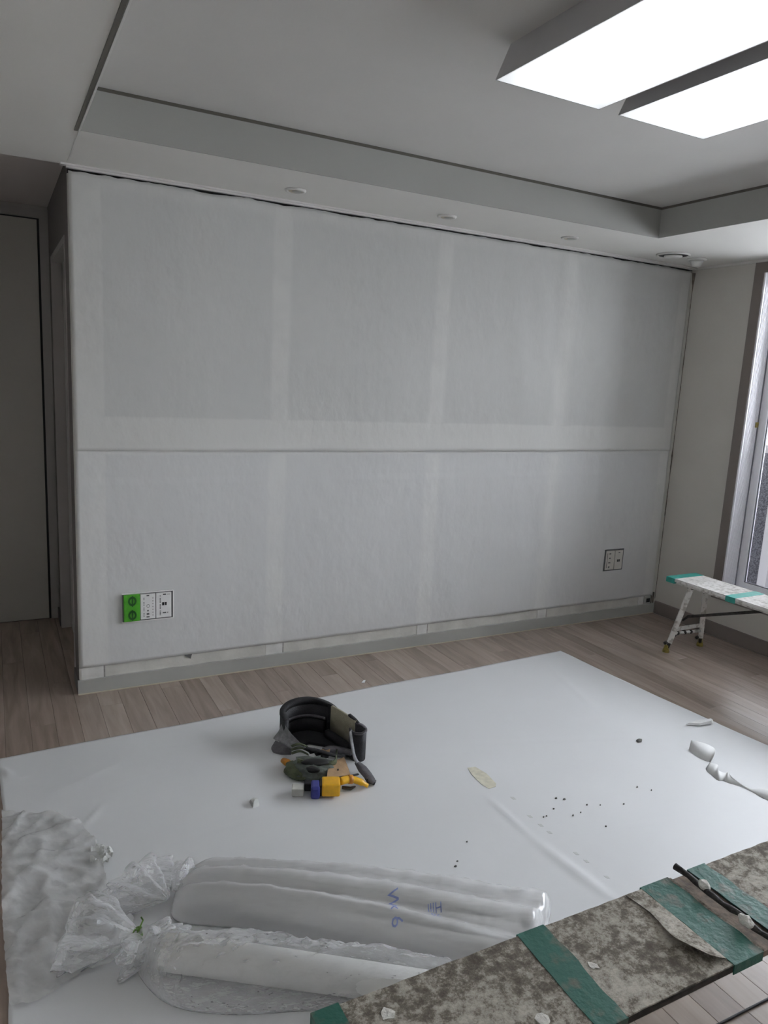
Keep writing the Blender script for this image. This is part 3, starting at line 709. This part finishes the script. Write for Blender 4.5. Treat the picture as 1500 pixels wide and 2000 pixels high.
b2 = thing('wallpaper_roll_bag','narrower translucent bag with one thick wallpaper roll, lying in front of the wide bag','bag of rolls',(.4,-1.95,0),'bagged wallpaper rolls')
N2 = [(250,1880),(320,1960),(440,1985),(600,1978),(760,1975),(900,1995)]; F2 = [(300,1842),(400,1832),(510,1835),(640,1866),(760,1888),(890,1925)]
film2 = bag(N2, F2, [.07,.112,.118,.122,.126,.126], .04, ridges([.5],.5,.5), (.12,.05), 'film','filmc',b2,seed=6,wr=.006)
_n2, _f2 = [hit(*p) for p in N2], [hit(p[0],p[1],.04) for p in F2]
ra = (interp(_n2,.11)*.92+interp(_f2,.11)*1.08)/2; rb = (interp(_n2,.94)+interp(_f2,.94))/2; ra.z = .049; rb.z = .044
print('roll2 width', [round((interp(_n2,t)-interp(_f2,t)).xy.length,3) for t in (.1,.3,.5,.7,.9)])
d_ = (rb-ra).normalized(); g_ = G(); g_.tube([ra+d_*.0,ra+d_*.004,rb-d_*.004,rb],[.041,.046,.040,.036],28); g_.ob('wallpaper_roll','roll',b2,True)
g_ = G(); g_.tube([ra-d_*.0008,ra+d_*.0005],[.014,.014],16); g_.ob('roll_core','gap2',b2)
k2 = kn.copy(); k2.z = .045
fan('gathered_tail', k2+Vector((-.005,0,0)), (hit(180,1830,.03)-k2).xy.to_3d(), .095, .17, .065, 'filmc', b2, 21, sq=.8)
fan('gathered_neck', k2, (hit(330,1890,.05)-k2).xy.to_3d(), .070, .085, .06, 'filmc', b2, 5, sq=.8)
g_ = G()
for k in range(3):
    c = k2+Vector((.004*k-.004,0,0)); g_.tube([c+Vector((0,.014*math.cos(a),.014*math.sin(a))) for a in [i*math.pi/8 for i in range(17)]],.003,8)
g_.tube([k2+Vector((0,0,.012)),k2+Vector((.012,.012,.025)),k2+Vector((.010,.028,.022))],.0022,6); g_.tube([k2+Vector((0,0,.012)),k2+Vector((-.012,-.008,.020)),k2+Vector((-.022,-.016,.012))],.0022,6)
g_.ob('twine_tie','tie',b2,True)
# blue pen marks on the wide bag
bb_ = BVHTree.FromPolygons([v.co+film1.parent.location for v in film1.data.vertices],[tuple(p.vertices) for p in film1.data.polygons])
def ink(txt, u, v, size, ang, sp=1.0):
    c = bpy.data.curves.new('t','FONT'); c.body = txt; c.size = size; c.extrude = 0; c.align_x = 'CENTER'; c.align_y = 'CENTER'; c.resolution_u = 2; c.space_line = sp
    o = bpy.data.objects.new('t',c); COL.objects.link(o); bpy.context.view_layer.update()
    me = bpy.data.meshes.new_from_object(o); p0 = hit(u,v,.09)
    bm = bmesh.new(); bm.from_mesh(me); bmesh.ops.subdivide_edges(bm, edges=bm.edges[:], cuts=1)
    bmesh.ops.triangulate(bm, faces=bm.faces[:])
    V = []; Fc = []; bm.verts.index_update()
    for w_ in bm.verts:
        q_ = Matrix.Rotation(ang,3,'Z')@w_.co+Vector((p0.x,p0.y,.5)); h_ = bb_.ray_cast(q_, Vector((0,0,-1)))
        z = (h_[0].z if h_[0] else .08)+.0022; V.append((q_.x,q_.y,z))
    Fc = [tuple(v_.index for v_ in f.verts) for f in bm.faces]; bm.free(); bpy.data.objects.remove(o); bpy.data.curves.remove(c); bpy.data.meshes.remove(me)
    return V, Fc
ux = (hit(1000,1800).xy-hit(600,1800).xy); ang0 = math.atan2(ux.y,ux.x)
v_, f_ = ink('W x 6',770,1778,.044,ang0-math.pi/2+.06); mesh('pen_mark',v_,f_,'ink',b1)
v_, f_ = ink('20\nHIIl',850,1782,.028,ang0+math.pi+.0,.9); mesh('pen_mark',v_,f_,'ink',b1)
# ------------------------------------------------------------------ curled paper strip at the right
def strip3(name, pts, m_, th=.0012, parent=None, origin=None, sub=6):
    A = smooth_curve([hit(*p[0]) + Vector((0,0,0)) if len(p[0]) == 3 else hit(*p[0]) for p in pts], sub); B = smooth_curve([hit(*p[1]) for p in pts], sub)
    for q_ in A+B: q_.z = max(q_.z, cloth_z(q_.x,q_.y)+.001)
    return G().ribbon(list(zip(A,B)), th).ob(name, m_, parent, True, origin)
t = thing('curled_paper_strip','twisted curling strip of white paper near the right edge of the drop sheet','paper scrap',tuple(hit(1400,1500)))
P = [((1345,1465,.003),(1350,1446,.035)),((1362,1478,.003),(1370,1450,.035)),((1378,1486,.003),(1388,1457,.03)),((1386,1488,.004),(1397,1466,.03)),((1386,1490,.006),(1390,1488,.012)),
     ((1379,1503,.003),(1388,1490,.02)),((1390,1514,.003),(1402,1494,.02)),((1402,1524,.003),(1404,1505,.018)),((1412,1525,.003),(1418,1510,.015)),((1424,1530,.002),(1422,1508,.02)),((1445,1536,.002),(1432,1520,.014)),((1470,1548,.002),(1462,1538,.008)),((1500,1564,.002),(1500,1541,.012)),((1560,1580,.002),(1560,1550,.012))]
strip3('paper_strip', P, 'paper', parent=t)
def sm(name, pts, m_, label, cat, h_=.006, group=None):
    P_ = [hit(*p) for p in pts]; c = sum(P_,Vector())/len(P_); z0 = cloth_z(c.x,c.y)+.0005; n = len(P_)
    V = [(p.x,p.y,z0) for p in P_]+[(c.x+(p.x-c.x)*.8,c.y+(p.y-c.y)*.8,z0+h_*(.6+.6*random.random())) for p in P_]+[(c.x,c.y,z0+h_*1.1)]
    Fc = [tuple(range(n))[::-1]]+[(i,(i+1)%n,n+(i+1)%n,n+i) for i in range(n)]+[(n+i,n+(i+1)%n,2*n) for i in range(n)]
    o = mesh(name, V, Fc, m_, None, False, origin=(c.x,c.y,z0)); tag(o, label, cat, group); return o
sm('plaster_scrap',[(487,1568),(494,1562),(505,1567),(507,1575),(494,1580)],'paperg','small grey plaster scrap on the sheet left of the tool belt','debris',.014)
sm('metal_washer',[(1242,1448),(1247,1445),(1254,1447),(1253,1451),(1246,1452)],'crumb','small grey lump on the far right of the drop sheet, left of the curled strip','debris',.008)
sm('paper_fold',[(1338,1420),(1360,1413),(1392,1411),(1392,1418),(1365,1422)],'paper','small lifted flap of white paper at the far right edge of the sheet','paper scrap',.012)
for k, (u, v) in enumerate([(1086,1561),(1102,1563),(1146,1574),(1134,1589),(1119,1595),(1172,1574),(1244,1539),(1272,1545),(1081,1582),(1061,1598),(1067,1596),(912,1646),(889,1694),(893,1684),(1218,1572),(1183,1616)]):
    r_ = 2.4 if k in (0,1,12) else 1.5
    sm('plaster_crumb',[(u+r_*math.cos(a)*random.uniform(.8,1.5),v+r_*.7*math.sin(a)) for a in [i*math.pi/3 for i in range(6)]],'crumb','tiny dark crumb of debris scattered on the drop sheet','debris',.004,'debris crumbs on the drop sheet')
for k, (u, v) in enumerate([(1002,1561),(1035,1597),(1056,1614),(1073,1628),(1125,1669),(1145,1684),(1185,1715)]):
    o = on_cloth('scuff_mark',[(u-6,v-3),(u+1,v-3),(u+6,v+2),(u,v+2)],'paperg',.0003,.0004)
    tag(o,'faint grey scuff smudge along the diagonal fold of the drop sheet','scuff','grey scuffs along the fold')
sm('plaster_crumb',[(706,1335),(710,1330),(714,1330),(712,1335)],'paper','pale paper flake on the bare planks behind the tool belt','debris',.004)
# ------------------------------------------------------------------ thin black wire on the near planks
g_ = G(); g_.tube([(1.0+k*.1,-2.507+.0015*math.sin(k),.0032) for k in range(24)],.003,8); o = g_.ob('wire','wire',None,True,(1.2,-2.507,0)); tag(o,'thin straight black wire lying across the planks in front of the near bench','wire')
# ------------------------------------------------------------------ folding work benches (built along local X, base at origin)
def bench(name, label, near):
    L, Wd, Ht = 1.80, .235 if near else .245, .44
    t = thing(name, label, 'work bench', (0,0,0))
    top = 'smear' if near else 'smearl'
    th = .019 if near else .020
    hw = Wd/2
    for s_ in (-1,1):
        xa, xb = (-L/2,-.030) if s_ < 0 else (.030,L/2)
        g_ = G().bbox((xa,-hw,Ht-th),(xb,hw,Ht-.003),.004); pl_ = g_.ob('platform','steel' if near else 'alu',t)
        # worn sheet stuck on the platform, ragged edge
        n = 60; V = []
        for i in range(n+1):
            x = xa+.001+(xb-xa-.002)*i/n
            for sg in (-1,1):
                yy = sg*(hw-.001-.004*abs(noise.noise((x*18,sg*3,1))))
                V += [(x,yy,Ht-.003),(x,yy,Ht+.0005*noise.noise((x*20,yy,2)))]
        Fc = []
        for i in range(n):
            a = i*4; Fc += [(a+1,a+3,a+7,a+5),(a,a+1,a+5,a+4),(a+3,a+2,a+6,a+7)]
        Fc += [(0,2,3,1),(n*4,n*4+1,n*4+3,n*4+2)]
        mesh('top_sheet', V, Fc, top, t)
    g_ = G().box((-.030,-hw+.002,Ht-th),(.030,hw-.002,Ht-.006)); g_.ob('hinge_board','brown' if near else 'alu',t)
    def tapeb(x0, x1, sk, m_, down=.0205, w=None):
        g_ = G(); e_ = .0012; n = 14
        # over the top, and down both long sides
        V = []; Fc = []
        for i in range(n+1):
            f = i/n; y_ = -hw-e_+(2*hw+2*e_)*f; dx = sk*(f-.5)
            xl = x0+dx+.004*noise.noise((f*5,x0*9,1)); xr = x1+dx+.006*noise.noise((f*6,x1*9,4))
            V += [(xl,y_,Ht+.0012),(xr,y_,Ht+.0012),(xr,y_,Ht-.001),(xl,y_,Ht-.001)]
        for i in range(n):
            for k in range(4): Fc.append((i*4+k,i*4+(k+1)%4,(i+1)*4+(k+1)%4,(i+1)*4+k))
        Fc += [(0,1,2,3),(n*4+3,n*4+2,n*4+1,n*4)]
        g_.add(V,Fc)
        g_.box((x0-sk/2,-hw-.0022,Ht-down),(x1-sk/2,-hw,Ht+.001)); g_.box((x0+sk/2,hw,Ht-down),(x1+sk/2,hw+.0022,Ht+.001))
        return g_.ob('tape_band', m_, t)
    if near:
        tapeb(-.466,-.398,.008,'tape'); tapeb(-.123,-.037,.0,'tape'); tapeb(.027,.085,.0,'tape'); tapeb(.42,.50,-.03,'tape')
        g_ = G().box((-L/2-.002,-hw-.002,Ht-.0205),(-L/2+.05,hw+.002,Ht+.0015)); g_.ob('tape_band','tape',t)
        g_ = G().box((L/2-.05,-hw-.002,Ht-.0205),(L/2+.002,hw+.002,Ht+.0015)); g_.ob('tape_band','tape',t)
    else:
        tapeb(.44,.50,0,'tealt',.030)
        g_ = G().bbox((L/2-.055,-hw-.004,Ht-.030),(L/2+.004,hw+.004,Ht+.002),.002); g_.ob('end_cap','tealt',t)
        g_ = G().bbox((-L/2-.004,-hw-.004,Ht-.030),(-L/2+.055,hw+.004,Ht+.002),.002); g_.ob('end_cap','tealt',t)
        tapeb(-.50,-.44,0,'tealt',.030)
    # underside rails
    for s_ in (-1,1):
        g_ = G().box((-L/2+.02,s_*(hw-.03)-.012,Ht-th-.012),(L/2-.02,s_*(hw-.03)+.012,Ht-th)); g_.ob('rail','alu',t)
    zt = Ht-th-.006
    for ex in (-1,1):
        xt, xf = ex*(L/2-.13), ex*(L/2-.075)
        for sy_ in (-1,1):
            a = Vector((xt,sy_*.062,zt)); b = Vector((xf,sy_*.146,.0))
            d = (b-a); 
            P_ = [a, a+d*.86]
            g_ = G(); g_.tube(P_,[.0205,.0185],4); lg_ = g_.ob('leg','alu',t)
            g_ = G(); g_.tube([a+d*.84,a+d*.95],.010,12); g_.ob('leg_extension','steel',lg_,True)
            g_ = G(); g_.lathe(b,[(.020,0),(.019,.012),(.013,.028),(.012,.042)],16); g_.ob('rubber_foot','rubber',lg_,True)
            kk = a+d*.87; g_ = G(); g_.tube([kk,kk+Vector((.0,.028,.012))],.004,8); g_.tube([kk+Vector((0,.026,.010)),kk+Vector((0,.040,.004))],[.010,.009],10); g_.ob('clamp_knob','steel',lg_,True)
            g_ = G().bbox((xt-.02,sy_*.062-.014,zt-.02),(xt+.02,sy_*.062+.014,zt+.004),.002); g_.ob('leg_bracket','steel',lg_)
        def pos(f, sg): 
            a = Vector((xt,sg*.062,zt)); b = Vector((xf,sg*.146,0)); return a+(b-a)*f
        a, b = pos(.66,-1), pos(.66,1)
        g_ = G().box((a.x-.004,a.y,a.z-.010),(a.x+.004,b.y,a.z+.012)); g_.ob('cross_brace','alu',t)
        a, b = pos(.75,-1), pos(.72,1)
        g_ = G(); g_.tube([a,b],.009,10); g_.ob('cross_brace','alu',t,True)
        for k, (f_, up_) in enumerate([(.40,-.006),(.62,.016),(.86,-.014)]):
            g_ = G(); q_ = a.lerp(b,f_); g_.tube([q_+Vector((0,-.009,0)),q_,q_+Vector((ex*.010,0,up_)),q_+Vector((ex*.012,.006,up_*1.6))],[.0125,.013,.007,.008],10); g_.ob('clamp','steel',t,True)
        # diagonal stay from the leg brace up to the platform
        a = Vector((xt+ex*.025,.03,zt*.52 if not near else .2)); b = Vector((ex*(.29 if not near else .10),.03,Ht-th-.012))
        g_ = G(); g_.tube([a+Vector((ex*.02,.02,-.03)),a,b],[.007,.0085,.0085],8); g_.ob('stay_rod','steel',t,True)
    if near:
        P_ = [Vector((.0-.004+.003*math.sin(k),.112-.0-k*.0185,Ht+.010+.002*math.sin(k*1.7))) for k in range(13)]
        P_ = [Vector((-.005,.128,Ht+.013))]+P_[1:]
        g_ = G(); g_.tube(P_,[.008]+[.0062+.0012*math.sin(k*2.3) for k in range(12)],10); g_.ob('hinge_rod','rod',t,True)
        for (x, y, r, s_) in [(-.002,.052,.011,1),(-.014,-.061,.012,0)]:
            bm = bmesh.new(); bmesh.ops.create_icosphere(bm, subdivisions=2, radius=r)
            for v in bm.verts: v.co *= 1+.35*noise.noise(v.co*120+Vector((s_*5,0,0))); v.co.x *= .9 ; v.co.y *= 1.35; v.co += Vector((x,y,Ht+.017))
            bm.verts.index_update(); g_ = G().add([v.co for v in bm.verts],[[v.index for v in f.verts] for f in bm.faces]); bm.free(); g_.ob('plaster_lump','putty',t)
        # peeling flap of sheet in front of the second tape band
        Lf = [(-.172,.113),(-.166,.05),(-.184,-.018),(-.179,-.052),(-.160,-.088),(-.130,-.104)]; Rt = [(-.150,.113),(-.142,.06),(-.138,.0),(-.132,-.05),(-.122,-.088),(-.115,-.100)]
        Lf = smooth_curve([(x,y,Ht+.0015+h_) for (x,y),h_ in zip(Lf,[0,.002,.010,.014,.012,.004])],6); Rt = smooth_curve([(-.124,y,Ht+.0014) for x,y in Rt],6)
        G().ribbon(list(zip(Rt,Lf)),.0012).ob('peeling_flap',top,t)
        G().prism([(-.30,-.075),(-.285,-.035),(-.262,-.045),(-.25,-.075),(-.268,-.112),(-.29,-.108)][::-1] if False else [(-.556,-.052),(-.546,-.046),(-.536,-.048),(-.530,-.058),(-.534,-.068),(-.544,-.073),(-.553,-.066)],Ht,Ht+.0018).ob('plaster_flake','putty',t)
        G().prism([(-.385,-.005),(-.381,.006),(-.374,.002),(-.368,-.006),(-.370,-.016),(-.377,-.011),(-.383,-.012)],Ht,Ht+.0018).ob('plaster_flake','putty',t)
        G().prism([(-.795,.055),(-.792,.070),(-.782,.078),(-.774,.070),(-.768,.062),(-.776,.050),(-.786,.054)],Ht,Ht+.0015).ob('plaster_flake','putty',t)
    return t
nb_ = bench('work_bench','plaster-smeared folding work bench with green tape bands in the near right corner',True); nb_.location = (1.037,-2.585,0)
fb_ = bench('work_bench','whitewashed folding bench with teal tape on splayed legs by the window',False); fb_.location = (3.315,-1.42,0); fb_.rotation_euler = (0,0,math.pi/2)
# ------------------------------------------------------------------ tool belt
TB = thing('tool_belt','black padded tool belt curled in a ring with canvas pouch on the drop sheet','tool belt',(.82,-.93,0))
def band_(name, path, z0, z1, th, m_, parent=TB, lean=(0,0), arch=0, n=7):
    C_ = smooth_curve([(x,y,0) for x,y in path], n); L_ = len(C_)-1; P_ = []
    for i, c in enumerate(C_):
        f = i/L_; a0 = z0[0]*(1-f)+z0[1]*f; a1 = z1[0]*(1-f)+z1[1]*f+arch*math.sin(math.pi*f)
        P_.append((Vector((c.x,c.y,a0+.003)), Vector((c.x+lean[0],c.y+lean[1],a1))))
    return G().ribbon(P_, th).ob(name, m_, parent, True)
bp_ = [(.700,-.835),(.705,-.775),(.745,-.735),(.80,-.722),(.855,-.735),(.90,-.785),(.918,-.835)]
pad = band_('back_pad', bp_, (0,0), (.125,.135), .020, 'blackm', arch=.022)
band_('padding_roll', [(x*.96+.032,y*.96-.036) for x,y in bp_[1:-1]], (.070,.070), (.085,.085), .014, 'greyd', pad)
band_('edge_binding', bp_, (.122,.132), (.128,.138), .024, 'black', pad, arch=.022)
band_('inner_pad', [(x*.90+.08,y*.90-.085) for x,y in bp_[:-1]], (0,0), (.066,.066), .018, 'black')
sp_ = band_('side_pad', [(.905,-.815),(.922,-.87),(.935,-.925),(.944,-.975)], (.035,.02), (.148,.142), .012, 'khaki')
band_('edge_binding', [(.902,-.806),(.907,-.822)], (.02,.02), (.152,.152), .016, 'black', sp_)
band_('lower_pad', [(.885,-.825),(.902,-.90),(.912,-.965),(.908,-1.0)], (0,0), (.045,.05), .022, 'black')
lp = band_('folded_loop', [(.940,-.965),(.962,-.992),(.964,-1.028),(.940,-1.046),(.916,-1.028),(.914,-1.0),(.922,-.975)], (.0,.0), (.135,.118), .009, 'blackm')
band_('edge_binding', [(.941,-.966),(.963,-.993),(.965,-1.029),(.940,-1.047),(.915,-1.028)], (.128,.112), (.137,.121), .0115, 'greyd', lp)
G().prism([(.715,-.78),(.75,-.745),(.80,-.735),(.86,-.75),(.895,-.80),(.915,-.87),(.92,-.95),(.885,-.965),(.845,-.885),(.80,-.845),(.745,-.85),(.715,-.83)][::-1],.005,.016).ob('floor_pad','black',TB)
def patch(name, pts, m_, th=.005, parent=TB, sag=.0):
    P_ = [hit(*p) for p in pts]; n = len(P_); c = sum(P_,Vector())/n+Vector((0,0,sag)); k = Vector((0,0,th))
    V = P_+[c]+[p-k for p in P_]+[c-k]; Fc = [(i,(i+1)%n,n) for i in range(n)]+[((i+1)%n+n+1,i+n+1,2*n+1) for i in range(n)]+[(i,i+n+1,(i+1)%n+n+1,(i+1)%n) for i in range(n)]
    return mesh(name, V, Fc, m_, parent)
patch('side_flap',[(553,1406,.115),(558,1418,.110),(570,1434,.090),(588,1452,.070),(596,1460,.060),(572,1463,.055),(556,1452,.050),(534,1441,.042),(544,1428,.070)],'greyw',.005,sag=-.006)
patch('lower_flap',[(538,1446,.034),(556,1454,.040),(570,1461,.044),(569,1470,.022),(550,1470,.014),(534,1467,.010),(530,1459,.016)],'greyd',.010,sag=.004)
def blob(name, c, r, m_, parent, amp=.25, fs=25, seed=0, rot=0, sub=3):
    bm = bmesh.new(); bmesh.ops.create_icosphere(bm, subdivisions=sub, radius=1); c = Vector(c); R = Matrix.Rotation(rot,3,'Z')
    V = []
    for v in bm.verts:
        d = v.co.copy(); k = 1+amp*noise.noise(d*1.7+Vector((seed,0,0)))+amp*.5*(.5-abs(noise.noise(d*4+Vector((0,seed,0)))))
        p = R@Vector((d.x*r[0]*k,d.y*r[1]*k,d.z*r[2]*k))+c; p.z = max(.004,p.z); V.append(p)
    Fc = [[v.index for v in f.verts] for f in bm.faces]; bm.free()
    return mesh(name, V, Fc, m_, parent, True)
po = blob('canvas_pouch',(.722,-1.075,.030),(.085,.050,.036),'sage',TB,.3,seed=3,rot=-.35,sub=4)
blob('pouch_mouth',(.728,-1.085,.066),(.052,.022,.010),'slot',po,.15,seed=5,rot=-.35)
blob('pouch_mouth',tuple(hit(608,1503,.052)),(.030,.012,.013),'slot',po,.2,seed=15,rot=-.5)
patch('pouch_flap',[(578,1478,.062),(600,1476,.070),(630,1482,.070),(652,1486,.055),(640,1494,.052),(618,1500,.058),(596,1497,.056),(580,1490,.054)],'sage',.004,sag=.010)
band_('pouch_rim', [(.67,-1.045),(.70,-1.075),(.75,-1.10),(.80,-1.10),(.825,-1.06),(.845,-1.02)], (.035,.045), (.072,.062), .006, 'olive', po)
blob('canvas_pouch',(.665,-1.045,.022),(.035,.055,.026),'olive',TB,.35,seed=8,rot=.2,sub=3)
# tan leather pad lying on the pouch side
lv = [hit(648,1488,.050),hit(672,1478,.045),hit(678,1494,.035),hit(684,1511,.022),hit(662,1519,.030),hit(638,1521,.040),hit(640,1505,.05)]
n = len(lv); V = lv+[p-Vector((0,0,.006)) for p in lv]; lt = mesh('leather_pad', V, [tuple(range(n)),tuple(range(n,2*n))[::-1]]+[(i,n+i,n+(i+1)%n,(i+1)%n) for i in range(n)],'leather',TB)
q_ = hit(660,1504,.042); G().lathe(q_,[(.0035,0),(.0035,.003)],10).ob('rivet','slot',lt)
lv = [hit(624,1464,.06),hit(645,1462,.055),hit(642,1474,.055),hit(626,1473,.06)]
V = lv+[p-Vector((0,0,.006)) for p in lv]; mesh('leather_pad', V, [(0,1,2,3),(7,6,5,4)]+[(i,4+i,4+(i+1)%4,(i+1)%4) for i in range(4)],'leather',TB)
band_('dark_flap',[(.80,-.995),(.84,-.985),(.885,-1.01),(.905,-1.035)],(.02,.03),(.062,.045),.02,'greyd')
# olive webbing loops
for k in range(3):
    a = hit(569,1458+k*7,.070-.012*k); b = hit(602,1460+k*7,.070-.012*k); md_ = (a+b)/2+Vector((0,0,.012))
    c = smooth_curve([a,md_,b],6); G().ribbon([(p-Vector((.0,.006,0)),p+Vector((.0,.006,.002))) for p in c],.003).ob('webbing_loop','olive',TB,True)
# buckle and straps
bk = G()
for (u,v,z) in [(610,1466,.07),(622,1470,.068),(634,1476,.062)]:
    p = hit(u,v,z); bk.bbox((p.x-.014,p.y-.010,p.z-.008),(p.x+.014,p.y+.010,p.z+.006),.003)
bk.ob('buckle','black',TB)
G().ribbon([(p-Vector((.008,.004,0)),p+Vector((.008,.004,.002))) for p in smooth_curve([hit(596,1462,.07),hit(618,1466,.078),hit(650,1475,.065),hit(672,1478,.05)],5)],.004).ob('strap','black',TB,True)
sc_ = smooth_curve([hit(684,1428,.125),hit(687,1450,.095),hit(692,1478,.055),hit(700,1493,.030)],5)
G().ribbon([(p-Vector((.0065,.004,0)),p+Vector((.0065,.004,.002))) for p in sc_],.004).ob('strap','greyw',TB,True)
sc_ = [hit(698,1490,.030),hit(708,1502,.030),hit(718,1514,.026),hit(726,1524,.02),hit(731,1529,.016)]
g_ = G(); g_.tube(sc_,[.012,.020,.019,.016,.010],10,flat=.6); g_.ob('strap_end','greyd',TB,True)
g_ = G(); g_.tube([hit(712,1512,.02),hit(722,1524,.018),hit(733,1529,.012)],[.010,.016,.012],8,flat=.7); g_.ob('strap_clip','black',TB,True)
g_ = G().ribbon([(p-Vector((0,0,.004)),p+Vector((0,0,.004))) for p in smooth_curve([hit(682,1396,.15),hit(693,1405,.143),hit(701,1414,.13)],4)],.012); g_.ob('strap','black',TB,True)
g_ = G(); g_.tube(smooth_curve([hit(632,1524,.05),hit(655,1519,.045),hit(680,1516,.035),hit(700,1512,.03)],5),[.005]*16,8,flat=.6); g_.ob('pouch_hem','black',TB,True)
# ------------------------------------------------------------------ hand tools in the pouch
def obox(u0, u1, v, z, wy, hz, r=.004):   # box lying along the image-horizontal direction at pixel row v
    a, b = hit(u0,v,z), hit(u1,v,z); d = (b-a).xy; L_ = d.length; an = math.atan2(d.y,d.x); c = (a+b)/2
    g_ = G().bbox((-L_/2,-wy/2,-hz/2),(L_/2,wy/2,hz/2),r); R = Matrix.Rotation(an,3,'Z'); g_.V = [R@p+c for p in g_.V]; return g_, c, R, L_
g_, c, R, L_ = obox(628,664,1536,.034,.062,.048,.006)
t = thing('tape_measure','bright yellow boxy tape measure at the front of the tool belt','tape measure',(c.x,c.y,0))
g_.ob('case','yellow',t)
g2, c2, R2, _ = obox(607,625,1542,.030,.058,.048,.008); 
e2, c3, R3, _ = obox(594,609,1534,.026,.034,.030,.005)
e4, c4, R4, _ = obox(624,629,1538,.033,.050,.044,.003); e4.ob('side_rim','black',t)
t = thing('blue_capped_tool','short tool with navy blue cap and black neck left of the yellow tape measure','hand tool',(c2.x,c2.y,0))
g2.ob('cap','blue',t); e2.ob('neck','black',t)
g_, c, R, L_ = obox(570,593,1543,.020,.040,.030,.003); o = g_.ob('white_block','whiteb',None,False,(c.x,c.y,0)); tag(o,'dirty white plastic block at the left front of the tool belt','block')
pc = smooth_curve([hit(664,1526,.045),hit(684,1522,.042),hit(704,1527,.030),hit(718,1535,.014)],5)
t = thing('utility_knife','curved yellow utility knife handle right of the yellow tape measure','knife',(pc[0].x,pc[0].y,0))
g_ = G(); g_.tube(pc,[.017]*len(pc[:6])+[.015]*(len(pc)-10)+[.010]*4,12,flat=.8); g_.ob('handle','yellow',t,True)
g_ = G(); g_.tube(pc[4:7],[.0185,.0185,.0185],12,flat=.85); g_.ob('collar','orange',t,True)
g_ = G(); g_.tube([hit(668,1538,.016),hit(685,1540,.010),hit(694,1536,.012)],[.006,.007,.003],8); g_.ob('blade_holder','steel',t,True)
g_ = G(); a = hit(553,1485,.022); b = hit(567,1496,.022); g_.tube([a,(a+b)/2+Vector((0,0,.004)),b],[.012,.016,.013],12,flat=.8); g_.tube([b,b+(b-a)*.9],[.006,.005],8)
o = g_.ob('orange_handle','orange',None,True,(a.x,a.y,0)); tag(o,'worn orange tool handle sticking out left of the canvas pouch','hand tool')
